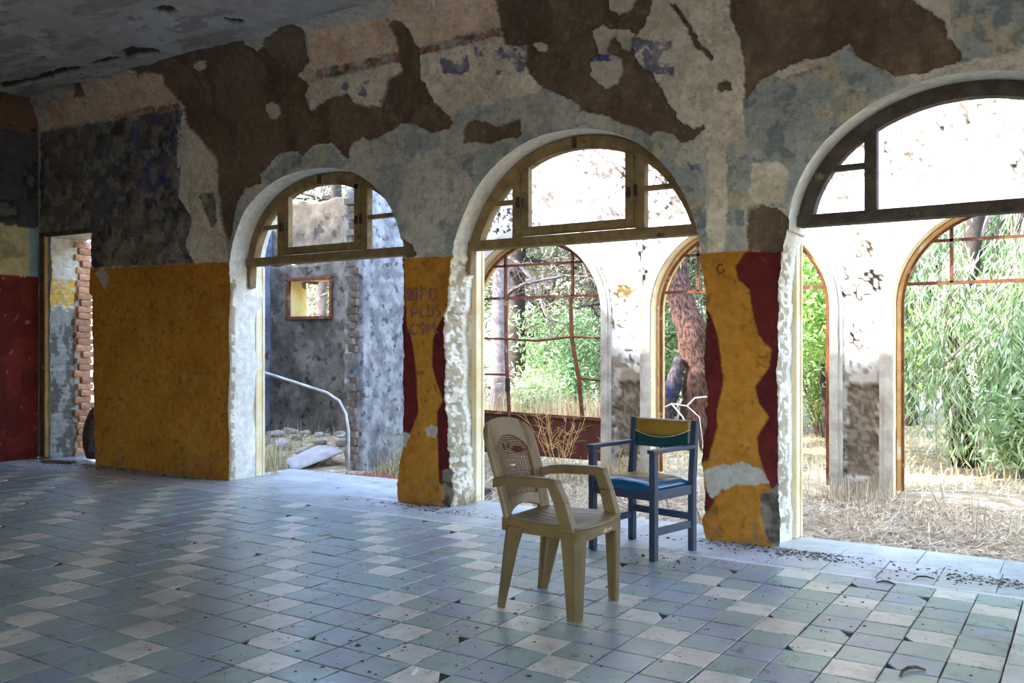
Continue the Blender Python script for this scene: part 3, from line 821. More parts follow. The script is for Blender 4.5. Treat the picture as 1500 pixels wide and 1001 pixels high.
TILE_V = [tile_mesh('t', TS, TS, None, 1), tile_mesh('t', TS, TS, None, 2), tile_mesh('t', TS, TS, None, 3), tile_mesh('t', TS, TS, 0, 4), tile_mesh('t', TS, TS, 2, 5)]
TILE_ME = {}
for k in TM:
    for j, (a, b) in enumerate(TILE_V):
        me = bpy.data.meshes.new('tile_%d' % j); me.from_pydata(a, [], b); me.materials.append(TM[k]); me.update(); TILE_ME[k, j] = me
cells = []
for i in range(-46, 24):
    for j in range(-36, 8):
        cx = -1.224 + i * TS; cy = 4.183 + j * TS
        if cy > 5.39 - TS * 0.5 + 0.02 or cy < -3.1 or cx < XL + 0.1 or cx > 4.5: continue
        if -0.39 < cx < -0.11: continue
        d = -cx * 0.0 + (cx * -0.5440 + cy * 0.8391); xc = cx * 0.8391 + cy * 0.5440
        seen = d > 0.5 and abs(xc / d) < 0.60 and d > 3.35
        cells.append((not seen, math.hypot(cx, cy), cx, cy, (i + j) % 4))
cells.sort()
rv = []; rf = []; rc = []
for q, (uns, dist, cx, cy, k) in enumerate(cells):
    r = random.random()
    j = 0 if r < 0.35 else 1 if r < 0.65 else 2 if r < 0.9 else 3 if r < 0.95 else 4
    dz = random.gauss(0, 0.0006); tx = random.gauss(0, 0.002); ty = random.gauss(0, 0.002)
    if fbm(cx, cy, 0.9, 3, 5) > 0.57: dz += random.gauss(0, 0.0018); tx *= 2.5; ty *= 2.5
    kk = k if random.random() > 0.05 else random.choice((1, 2, 3))
    if q < 298:
        o = bpy.data.objects.new('tile', TILE_ME[kk, j]); COL.objects.link(o); o.parent = floor
        o.location = (cx, cy, dz); o.rotation_euler = (tx, ty, random.gauss(0, 0.006))
    else:
        a, b = TILE_V[j]; n = len(rv)
        rv += [(p[0] + cx, p[1] + cy, p[2] + dz + p[1] * tx - p[0] * ty) for p in a]
        c0, c1 = TCOL[kk]; t = random.random(); c = [u_ * (1 - t) + w_ * t for u_, w_ in zip(c0, c1)]
        rc += [c] * len(a)
        rf += [tuple(z_ + n for z_ in f) for f in b]
me = bpy.data.meshes.new('tile_field'); me.from_pydata(rv, [], rf); me.update()
at = me.color_attributes.new('Col', 'FLOAT_COLOR', 'POINT'); at.data.foreach_set('color', np.c_[np.array(rc), np.ones(len(rc))].astype(np.float32).ravel())
tf = link('tile_field', me, TM_ATTR, floor); tf['kind'] = 'stuff'

# pale border strips and larger slabs along the wall and in the openings
def slab(name, x0, x1, y0, y1, m, seed=0, z=0.0):
    a, b = tile_mesh('s', x1 - x0, y1 - y0, None, seed)
    me = bpy.data.meshes.new(name); me.from_pydata(a, [], b); me.update()
    o = link(name, me, m, floor, ((x0 + x1) / 2, (y0 + y1) / 2, z + random.gauss(0, 0.0008))); return o


TM_LINE = tile_mat('white_border_tile', srgb(236, 234, 232), srgb(226, 224, 222), joints=False)
xx = XL + 0.05; k = 0
while xx < 4.4:
    w = 0.405; slab('border_strip', xx, min(xx + w, 4.5), 5.302, 5.352, TM_LINE, k); xx += w; k += 1
yy = 0.0
while yy < 5.3:
    slab('border_strip', -0.308, -0.225, yy, min(yy + 0.3, 5.30), TM_LINE, k); slab('border_slab', -0.223, -0.11, yy, min(yy + 0.3, 5.30), TM[1], k); yy += 0.3; k += 1
xx = XL + 0.05
while xx < 4.4:
    slab('border_slab', xx, xx + 0.3, 5.354, 5.6, TM_SLAB, k); slab('border_slab', xx, xx + 0.3, 5.6, 5.84, TM_SLAB, k); k += 1; xx += 0.3
for (a, b, y1) in ((-7.2, -4.7, 6.78), (-4.5, -2.1, WO - 0.01), (-1.78, 0.5, WO - 0.01), (-10.2, -9.2, WO - 0.01)):
    y0 = 5.84; n = max(1, round((y1 - y0) / 0.42))
    for r in range(n):
        xx = a; off = 0.15 * (r % 2)
        while xx < b - 0.05:
            w = min(0.44 if xx > a else 0.44 - off, b - xx)
            slab('threshold_slab', xx, xx + w, y0 + (y1 - y0) * r / n, y0 + (y1 - y0) * (r + 1) / n, TM_SLAB, k); k += 1; xx += w
mb = MB(); mb.box((-5.95, 6.3, -0.075), (2.6, 1.05, 0.135)); mb.build('threshold_bed', M['grout'], floor)


# ------------------------------------------------------------------ fanlights (timber frames in the arches)
def clip_arch(cx, a, zs, top, n, x):
    t = max(0.0, 1 - abs((x - cx) / a) ** n) ** (1 / n)
    return zs + (top - zs) * t


def fanlight(idx, cx, a, zs, top, n, sc, post0, post1, m, sash, label, z0=2.095, yc=6.07, bar_z=2.46, ext=(0, 0)):
    root = empty('window_%d' % idx, (0, 0, 0)); tag(root, label, kind='structure')
    D = 0.09
    pts = [p for p in arch_pts(cx, a - 0.004, zs, top - 0.004, n, 72) if p[1] > z0]
    mb = MB(); mb.sweep([(p[0], yc, p[1]) for p in pts], -0.092, D, (0, 1, 0)); mb.build('arched_frame', m, root, 0.006)
    xl, xr = pts[0][0] - ext[0], pts[-1][0] + ext[1]
    MB().box(((xl + xr) / 2, yc, z0 + 0.035), (xr - xl, D + 0.03, 0.075)).build('transom', m, root, 0.006)
    for s in (-1, 1):
        xa, xb = sorted((sc + s * post0, sc + s * post1))
        zt = min(clip_arch(cx, a, zs, top, n, xa), clip_arch(cx, a, zs, top, n, xb)) - 0.03
        MB().box(((xa + xb) / 2, yc, (z0 + 0.07 + zt) / 2), (xb - xa, D - 0.012, zt - z0 - 0.07)).build('mullion', m, root, 0.005)
        xe = xb if s > 0 else xa
        xo = cx + s * a * max(0.0, 1 - ((bar_z - zs) / (top - zs)) ** n) ** (1 / n) - s * 0.05
        if abs(xo - xe) > 0.08:
            MB().box(((xe + xo) / 2, yc, bar_z), (abs(xo - xe), D * 0.7, 0.034)).build('glazing_bar', m, root, 0.004)
    if sash:
        h = post0 - 0.012; zb = z0 + 0.085; ztop = top - 0.035; zsd = ztop - 0.26
        sh = empty('sash'); sh.parent = root
        arc = [(sc + h * c_, yc - 0.012, zsd + (ztop - zsd) * math.sqrt(max(0, 1 - 0.62 * c_ * c_)) - (ztop - zsd) * 0.0) for c_ in np.linspace(-1, 1, 24)]
        zc = arc[0][2]
        mb = MB(); mb.sweep(arc, -0.068, 0.06, (0, 1, 0)); mb.build('sash_head', m, sh, 0.005)
        for s in (-1, 1):
            MB().box((sc + s * (h - 0.034), yc - 0.012, (zb + zc) / 2), (0.068, 0.06, zc - zb)).build('sash_stile', m, sh, 0.005)
        MB().box((sc, yc - 0.012, zb + 0.034), (2 * h - 0.137, 0.06, 0.068)).build('sash_rail', m, sh, 0.005)
        MB().box((sc, yc - 0.052, ztop - 0.02), (0.03, 0.03, 0.075)).build('latch', M['iron'], root, 0.004)
        for s in (-1, 1):
            MB().box((sc + s * (post0 - 0.045), yc - 0.054, 2.44), (0.02, 0.03, 0.07)).box((sc + s * (post0 + 0.012), yc - 0.054, 2.445), (0.016, 0.03, 0.085)).build('hinge', M['iron'], root, 0.003)
    return root


w1 = fanlight(1, -5.956, 1.09, 1.95, 2.905, 2.25, -6.03, 0.5, 0.575, M['ochre_wood'], True, 'ochre timber fanlight frame in the arch next to the doorway, hung with a sash')
w2 = fanlight(2, -3.31, 1.09, 1.66, 2.912, 2.15, -3.335, 0.5, 0.575, M['ochre_wood'], True, 'ochre timber fanlight frame in the arch behind the wicker-backed plastic armchair')
w3 = fanlight(3, -0.66, 1.0, 2.05, 2.898, 2.0, -0.66, 0.5, 0.575, M['dark_wood'], False, 'dark weathered timber fanlight frame in the arch with no sash')
# broken ends of the door frames left hanging below the transoms
for w, xx, z1, m in ((w1, -7.03, 1.86, M['ochre_wood']), (w2, -4.36, 1.88, M['ochre_wood'])):
    MB().hexa([(xx - 0.03, 6.03, z1 + 0.08), (xx + 0.04, 6.03, z1), (xx + 0.04, 6.11, z1 + 0.02), (xx - 0.03, 6.11, z1 + 0.1)],
              [(xx - 0.03, 6.03, 2.1), (xx + 0.05, 6.03, 2.1), (xx + 0.05, 6.11, 2.1), (xx - 0.03, 6.11, 2.1)]).build('broken_jamb_post', m, w, 0.004)
M['lining'] = mat('cream_lining_paint', srgb(226, 214, 186), 0.8, srgb(210, 186, 138), 3, bump=0.2)
# full-height jamb linings still standing outside
for w, xx, zt in ((w1, -7.055, 2.1), (w2, -4.365, 2.1), (w3, -1.715, 2.1)):
    MB().box((xx, 6.19, zt / 2), (0.05, 0.09, zt)).box((xx + 0.012, 6.235, zt / 2), (0.05, 0.03, zt)).build('jamb_lining', M['lining'], w, 0.006)

# ------------------------------------------------------------------ doorway beside the end wall
door = empty('door_1'); tag(door, 'gutted doorway with stripped jamb and bare brick edge next to the red end wall', kind='structure')
mb = MB(); mb.bar((-10.28, WY - 0.015, 0.02), (-10.28, WY - 0.015, 2.6), 0.05, 0.04); mb.build('frame_post', M['dark_wood'], door, 0.005)
mb = MB(); mb.bar((-10.2, WY - 0.01, 0.02), (-10.21, WY - 0.01, 2.58), 0.035, 0.03); mb.build('frame_post', M['ochre_paint'], door, 0.005)
mb = MB(); mb.bar((-10.33, WY - 0.01, 2.6), (-9.34, WY - 0.01, 2.585), 0.05, 0.03, (0, 1, 0)); mb.build('lintel_board', M['dark_wood'], door, 0.005)
M['grey_mortar'] = mat('pale_mortar', srgb(196, 190, 178), 0.95, srgb(160, 150, 134), 9, bump=0.5)
bme = []
for k in range(4):
    r = random.Random(k); mbk = MB(); mbk.box((0, 0, 0), (0.10, 0.2, 0.066))
    me = mbk.mesh('brick')
    for v_ in me.vertices: v_.co += Vector((r.uniform(-.006, .006), r.uniform(-.01, .01), r.uniform(-.004, .004)))
    me.materials.append(M['brick']); bme.append(me)
MB().box((-10.19, 6.22, 1.28), (0.1, 0.2, 2.56)).build('mortar_core', M['grey_mortar'], door)
for k in range(33):
    z = 0.06 + k * 0.0765
    o = bpy.data.objects.new('brick', bme[k % 4]); COL.objects.link(o); o.parent = door
    o.location = (-10.14 + random.gauss(0, 0.008), 6.225 + (0.03 if k % 2 else -0.02) + random.gauss(0, 0.012), z); o.rotation_euler = (0, 0, random.gauss(0, 0.03))

# ------------------------------------------------------------------ porch arcade
def arcade_out(cx, a=0.895, zs=1.66, top=2.53):
    l = ragged([(cx - a, -0.25), (cx - a, zs)], 0.006, cx); r = ragged([(cx + a, zs), (cx + a, -0.25)], 0.006, cx + 3)
    return np.vstack([l, resample(arch_pts(cx, a, zs, top, 2.0), 0.011), r])


ARC = [-5.3, -2.945, -0.61, 1.74]
AOUT = [arcade_out(c) for c in ARC]


def arcade_paint(u, v):
    n2 = fbm(u, v, 4, 5, 8); n3 = fbm(u, v, 15, 4, 4); n1 = fbm(u, v, 1.3, 4, 2); n4 = fbm(u, v, 34, 3, 6)
    c = np.zeros(u.shape + (3,)); c[:] = srgb(226, 220, 210)
    d = 0.004 * (n2 - 0.5)
    m = (n3 > 0.60); c[m] = srgb(190, 182, 168); m = (n3 > 0.56) & (v > 2.6) & (n2 > 0.47); c[m] = srgb(116, 112, 104); m = (n4 > 0.62) & (v > 2.6) & (n1 > 0.45); c[m] = srgb(84, 78, 70); m = (n4 > 0.66) & (n2 > 0.50); c[m] = srgb(104, 90, 74); d[m] += 0.006
    # cracks
    cr = (abs(fbm(u, v, 2.2, 6, 70) - 0.5) < 0.012) & (n1 > 0.49); c[cr] = srgb(46, 38, 30); d[cr] += 0.012
    # roof's shade painted grey into the lower wall, mottled with grime
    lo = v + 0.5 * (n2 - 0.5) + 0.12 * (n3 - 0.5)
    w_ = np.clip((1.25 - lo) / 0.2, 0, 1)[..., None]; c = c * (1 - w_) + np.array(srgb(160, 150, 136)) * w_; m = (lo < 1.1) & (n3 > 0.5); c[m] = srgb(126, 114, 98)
    for pc in (-4.12, -1.78, 0.56):
        wu = u + 0.18 * (n2 - 0.5) + 0.1 * (n3 - 0.5); wv = v + 0.1 * (n3 - 0.5)
        m = (abs(wu - pc - 0.02) < 0.135) & (wv > 0.12) & (wv < 0.95 + 0.2 * (n2 - 0.5)); c[m] = srgb(122, 108, 92); c[m & (n4 > 0.52)] = srgb(94, 82, 68); d[m] += 0.03 + 0.03 * (n3[m] - 0.5)
        m = (np.hypot((wu - pc + 0.02 + 0.25 * (n3 - 0.5)) / 0.09, (wv - 1.87 + 0.3 * (n4 - 0.5)) / 0.07) < 1) & (pc < -4); c[m] = srgb(128, 100, 58); d[m] += 0.015
    c *= (0.9 + 0.2 * n3[..., None])
    return c, d


top_z = 3.62
Ua, Va, Fa = grid_cells(np.arange(-6.62, 4.4, 0.024), np.linspace(-0.15, top_z, 156), AOUT)
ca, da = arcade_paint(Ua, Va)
zt = Va.copy(); mt = Va > top_z - 0.03; zt[mt] += 0.16 * (fbm(Ua, Va * 0, 2.3, 4, 9)[mt] - 0.5)
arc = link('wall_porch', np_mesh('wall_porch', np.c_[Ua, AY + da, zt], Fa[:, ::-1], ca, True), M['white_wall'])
tag(arc, 'sunlit whitewashed porch arcade seen through the arches', kind='structure')
Ub, Vb, Fb = grid_cells(np.arange(-6.62, 4.4, 0.05), np.linspace(-0.15, top_z - 0.05, 76), AOUT)
link('outer_face', np_mesh('outer_face', np.c_[Ub, np.full(len(Ub), AO), Vb], Fb), M['outer'], arc)
MB().box((-0.95, (AY + AO) / 2 + 0.03, top_z - 0.06), (10.6, AO - AY - 0.07, 0.1)).build('wall_top', M['outer'], arc)
for out in AOUT:
    n = len(out); s = np.r_[0, np.cumsum(np.linalg.norm(np.diff(out, axis=0), axis=1))]
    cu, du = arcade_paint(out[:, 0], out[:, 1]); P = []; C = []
    for k in range(6):
        q = k / 5; P.append(np.c_[out[:, 0], (AY + du) * (1 - q) + AO * q, out[:, 1]])
        g = fbm(s * 5, np.full(n, q * 3.0), 1, 4)[:, None]; C.append(np.array(srgb(232, 206, 160))[None] * (0.75 + 0.45 * g))
    link('reveal', np_mesh('reveal', np.vstack(P), strip(n, 6)[:, ::-1], np.vstack(C), True), M['white_wall'], arc)
    # raised surround
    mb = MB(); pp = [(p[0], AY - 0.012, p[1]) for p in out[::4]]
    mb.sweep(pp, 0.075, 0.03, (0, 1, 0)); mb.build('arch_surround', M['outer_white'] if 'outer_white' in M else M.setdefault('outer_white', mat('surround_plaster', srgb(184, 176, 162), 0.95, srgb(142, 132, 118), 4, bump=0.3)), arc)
    mb = MB(); pp = [(p[0], AY - 0.008, p[1]) for p in out[::4]]
    mb.sweep([(a + 0, b, c_) for a, b, c_ in pp], 0.115, 0.012, (0, 1, 0)); mb.build('arch_fillet', M['outer_white'], arc)

# steel frames in the porch arches
def arc_top(cx, x, a=0.87, zs=1.66, top=2.5):
    return zs + (top - zs) * math.sqrt(max(0, 1 - ((x - cx) / a) ** 2))


YS = 8.72
for idx, cx in enumerate(ARC[:3]):
    root = empty('window_%d' % (idx + 4))
    lab = ['rusty steel glazing grid with bent bars above a red-brown panel in a porch arch', 'ochre and steel arched frame around a leaning pine trunk, behind the blue wooden armchair', 'ochre and steel arched frame full of drooping foliage, seen past the dark fanlight'][idx]
    tag(root, lab, kind='structure')
    mb = MB(); pts = arch_pts(cx, 0.89, 1.66, 2.525, 2.0, 48)
    mb.sweep([(cx - 0.89, YS + 0.02, 0.0)] + [(p[0], YS + 0.02, p[1]) for p in pts] + [(cx + 0.89, YS + 0.02, 0.0)], -0.05, 0.1, (0, 1, 0))
    mb.build('arched_frame', M['ochre_paint'], root, 0.006)
    mb = MB(); pts = arch_pts(cx, 0.85, 1.66, 2.485, 2.0, 48)
    mb.sweep([(cx - 0.85, YS - 0.03, 0.0)] + [(p[0], YS - 0.03, p[1]) for p in pts] + [(cx + 0.85, YS - 0.03, 0.0)], -0.022, 0.03, (0, 1, 0))
    mb.build('steel_rim', M['rust'], root)

    def bar(p0, p1, w=0.028, name='glazing_bar', m=M['rust']):
        MB().bar(p0, p1, w, 0.03, (0, 1, 0)).build(name, m, root)
    bar((cx - 0.84, YS, 1.862), (cx + 0.84, YS, 1.862), 0.03)
    wz = 0.87 * math.sqrt(max(0, 1 - ((2.235 - 1.66) / 0.84) ** 2))
    bar((cx - wz, YS, 2.235), (cx + wz, YS, 2.235), 0.026)
    for s in (-0.445, 0.445):
        bar((cx + s, YS, 1.862), (cx + s, YS, arc_top(cx, cx + s)), 0.028)
    if idx == 0:
        MB().tube([(cx - 0.44, YS, 1.86), (cx - 0.42, YS - 0.02, 1.2), (cx - 0.36, YS - 0.05, 0.54), (cx - 0.36, YS - 0.05, 0.1)], 0.022, 6).build('bent_bar', M['rust'], root)
        MB().tube([(cx + 0.42, YS, 1.86), (cx + 0.45, YS - 0.03, 1.4), (cx + 0.55, YS - 0.05, 0.95), (cx + 0.6, YS - 0.06, 0.54)], 0.024, 6).build('bent_bar', M['rust'], root)
        for z0, z1, z2 in ((1.40, 1.385, 1.41), (0.975, 0.97, 0.955)):
            if z0 > 1.2:
                MB().tube([(cx - 0.85, YS, z0), (cx - 0.42, YS - 0.03, z0 - 0.01), (cx, YS - 0.03, z1 - 0.02), (cx + 0.46, YS - 0.03, z2), (cx + 0.85, YS, z2 - 0.02)], 0.014, 6).build('bent_bar', M['rust'], root)
            else:
                MB().tube([(cx - 0.85, YS, z0), (cx - 0.4, YS - 0.03, z0)], 0.013, 6).build('bent_bar', M['rust'], root)
                MB().tube([(cx + 0.54, YS - 0.04, z2), (cx + 0.85, YS, z2 - 0.03)], 0.013, 6).build('bent_bar', M['rust'], root)
        MB().bar((cx - 0.85, YS - 0.03, 0.54), (cx + 0.85, YS - 0.03, 0.51), 0.035, 0.035, (0, 1, 0)).build('sill_rail', M['rust'], root)
        MB().box((cx, YS - 0.02, 0.29), (1.70, 0.025, 0.46)).build('lower_panel', M['rust_panel'], root, 0.004)
        MB().box((cx - 0.36, YS - 0.08, 0.86), (0.05, 0.04, 0.16)).build('lock_case', M['iron'], root, 0.006)

# ------------------------------------------------------------------ ruined side rooms outside the first arch
def ruin_mat(name, a, b, c, s=3.0):
    return mat(name, a, 0.95, b, s, 0.42, 0.58, bump=0.9, bscale=14, fine=0.35, third=c, third_scale=s * 2.2, third_lo=0.55, third_hi=0.64)


M['ruin_grey'] = ruin_mat('mouldy_render', srgb(126, 118, 108), srgb(90, 84, 76), srgb(62, 58, 54))
M['ruin_pale'] = ruin_mat('weathered_pale_render', srgb(160, 160, 164), srgb(120, 120, 124), srgb(88, 88, 90), 5.0)
M['ruin_beige'] = ruin_mat('broken_beige_plaster', srgb(140, 126, 106), srgb(118, 104, 88), srgb(76, 66, 58), 2.4)
M['ruin_blue'] = ruin_mat('bluish_stained_brick', srgb(132, 138, 156), srgb(88, 96, 118), srgb(80, 76, 74), 2.0)
M['yellow_reveal'] = mat('yellow_reveal', srgb(246, 206, 110), 0.9, srgb(250, 228, 170), 4)


def rough_wall(name, face, out_u, axis, fixed, mat_, th, parent=None, holes=(), step=0.04, amp=0.03, top=None, u0=0, u1=1, v1=3.0, seed=0, sgn=1):
    """upright wall whose face is a displaced grid; axis 'x' faces -Y, axis 'y' faces +X"""
    us_ = np.arange(u0, u1 + step, step); vs_ = np.arange(-0.15, v1 + step, step)
    Uq, Vq, Fq = grid_cells(us_, vs_, [np.array(h) for h in holes])
    d = amp * (fbm(Uq, Vq, 3, 5, seed) - 0.5) * 2 + amp * 0.4 * (fbm(Uq, Vq, 14, 3, seed + 4) - 0.5)
    z = Vq.copy()
    if top is not None:
        k = np.array([top(a) for a in Uq]) / v1; z = np.where(Vq > 0, Vq * k, Vq)
    z = z + (Vq > v1 - step) * 0.1 * (fbm(Uq, Vq * 0, 3, 4, seed + 2) - 0.5)
    P = np.c_[Uq, fixed + d, z] if axis == 'x' else np.c_[fixed - d, Uq, z]
    me = np_mesh(name, P, Fq, None, True)
    o = link(name, me, mat_, parent)
    so = o.modifiers.new('thick', 'SOLIDIFY'); so.thickness = th; so.offset = -1
    return o


hole = [(-9.56, 1.70), (-8.72, 1.70), (-8.72, 2.24), (-9.56, 2.24), (-9.56, 1.70)]
hole = resample(hole, 0.03)
rw = rough_wall('wall_ruin', None, None, 'x', 8.95, M['ruin_grey'], 0.3, holes=[hole], u0=-11.2, u1=-6.66, v1=2.45, amp=0.03, seed=3)
tag(rw, 'mouldy grey wall with a small square window, beyond the first arch', kind='structure')
rough_wall('broken_plaster', None, None, 'x', 8.99, M['ruin_beige'], 0.25, parent=rw, u0=-11.2, u1=-6.66, v1=3.3, amp=0.05, seed=8, top=lambda a: 3.3).location = (0, 0.04, 0)
rw.children[0].data = rw.children[0].data
# keep the upper plaster above the window only
bm = bmesh.new(); bm.from_mesh(rw.children[0].data); bmesh.ops.delete(bm, geom=[v for v in bm.verts if v.co.z < 2.40 + 0.12 * math.sin(v.co.x * 5)], context='VERTS'); bm.to_mesh(rw.children[0].data); bm.free()
MB().box((-9.553, 9.12, 1.97), (0.03, 0.3, 0.55)).build('window_reveal', M['yellow_reveal'], rw)
MB().box((-9.14, 9.12, 2.236), (0.85, 0.3, 0.03)).build('window_reveal', M['ochre_paint'], rw)
for a, b in (((-9.56, 8.93, 1.7), (-9.56, 8.93, 2.24)), ((-9.6, 8.93, 2.24), (-8.7, 8.93, 2.24)), ((-9.6, 8.93, 1.7), (-8.7, 8.93, 1.7)), ((-8.72, 8.93, 1.7), (-8.72, 8.93, 2.24))):
    MB().bar(a, b, 0.045, 0.05, (0, 1, 0)).build('window_frame', M['rust'], rw, 0.004)
sw = rough_wall('wall_ruin_side', None, None, 'y', -9.95, M['ruin_blue'], 0.3, u0=6.9, u1=9.0, v1=3.0, amp=0.02, seed=5)
tag(sw, 'bluish stained brick side wall meeting the mouldy wall', kind='structure')
M['brick_grey'] = mat('sooty_brick', srgb(150, 132, 116), 0.95, srgb(104, 92, 84), 10, bump=0.7, bscale=50, objvar=0.25, third=srgb(168, 120, 98), third_scale=7, third_lo=0.56, third_hi=0.66)
bmg = []
for me in bme:
    me = me.copy(); me.materials.clear(); me.materials.append(M['brick_grey']); bmg.append(me)
cw = rough_wall('wall_cross', None, None, 'y', -6.62, M['ruin_pale'], 0.25, u0=7.25, u1=8.86, v1=3.4, amp=0.02, seed=6, top=lambda a: 3.0 + (a - 7.25) * 0.7)
tag(cw, 'pale weathered cross wall with a torn brick end, beyond the first arch', kind='structure')
for k in range(34):
    o = bpy.data.objects.new('brick', bmg[k % 4]); COL.objects.link(o); o.parent = cw
    o.location = (-6.74 + random.gauss(0, 0.02) - 0.03 * (k % 2), 7.27 + random.gauss(0, 0.012), 0.1 + k * 0.084); o.rotation_euler = (0, 0, math.pi / 2 + random.gauss(0, 0.08)); o.scale = (1.1, 0.6, 1.0)
    if k in (11, 12): o.location.y += 0.1
# pale wall far beyond the doorway
M['far_wall'] = mat('far_bluish_wall', srgb(186, 192, 206), 0.95, srgb(160, 166, 180), 2.0)
fw = MB().box((-17.0, 10.6, 1.6), (4.0, 0.3, 3.6)).build('wall_outbuilding', M['far_wall']); tag(fw, 'pale outbuilding wall glimpsed past the brick door edge', kind='structure')

# ------------------------------------------------------------------ ground outside
M['ground'] = mat('straw_ground', srgb(176, 156, 124), 0.95, srgb(140, 118, 90), 3.0, bump=0.8, bscale=18, third=srgb(206, 190, 160), third_scale=9, third_lo=0.52, third_hi=0.62, fine=0.3, coords='World')
xs = np.unique(np.r_[np.linspace(-60, -12, 40), np.linspace(-12, 6, 160), np.linspace(6, 45, 30)]); ys = np.unique(np.r_[np.linspace(-35, -3.4, 20), np.linspace(-3.4, 6.28, 8), np.linspace(6.28, 14, 80), np.linspace(14, 70, 40)])
Ug, Vg, Fg = grid_cells(xs, ys, [])
zg = np.full(len(Ug), -0.16); outm = Vg > 6.27
zg[outm] = -0.05 + 0.09 * (fbm(Ug, Vg, 1.1, 4)[outm] - 0.5)
zg[outm] += np.clip((Vg[outm] - 12) / 30, 0, 1) * 0.6
pil = np.exp(-(((Ug + 8.2) / 1.6) ** 2 + ((Vg - 8.3) / 0.8) ** 2)); zg += 0.22 * pil * outm
zg[outm & (Ug > -7.3) & (Ug < -4.6) & (Vg < 6.9)] = -0.12
ground = link('ground', np_mesh('ground', np.c_[Ug, Vg, zg], Fg, None, True), M['ground']); tag(ground, 'dry straw-covered ground outside the hall', kind='structure')


def ground_z(x, y):
    z = -0.05 + 0.09 * (float(fbm(np.array([x]), np.array([y]), 1.1, 4)[0]) - 0.5) + min(1, max(0, (y - 12) / 30)) * 0.6
    return z + 0.22 * math.exp(-(((x + 8.2) / 1.6) ** 2 + ((y - 8.3) / 0.8) ** 2))

# ------------------------------------------------------------------ moulded plastic armchair
M['plastic'] = mat('dusty_tan_plastic', srgb(118, 94, 58), 0.45, srgb(102, 80, 48), 7, spec=0.45, bump=0.05, bscale=30, third=srgb(90, 70, 44), third_scale=5, third_lo=0.6, third_hi=0.75)
M['plastic_mesh'] = mat('tan_lattice_plastic', srgb(118, 84, 56), 0.55, srgb(100, 70, 46), 9, spec=0.4)
M['logo'] = mat('worn_emblem', srgb(206, 186, 146), 0.6)


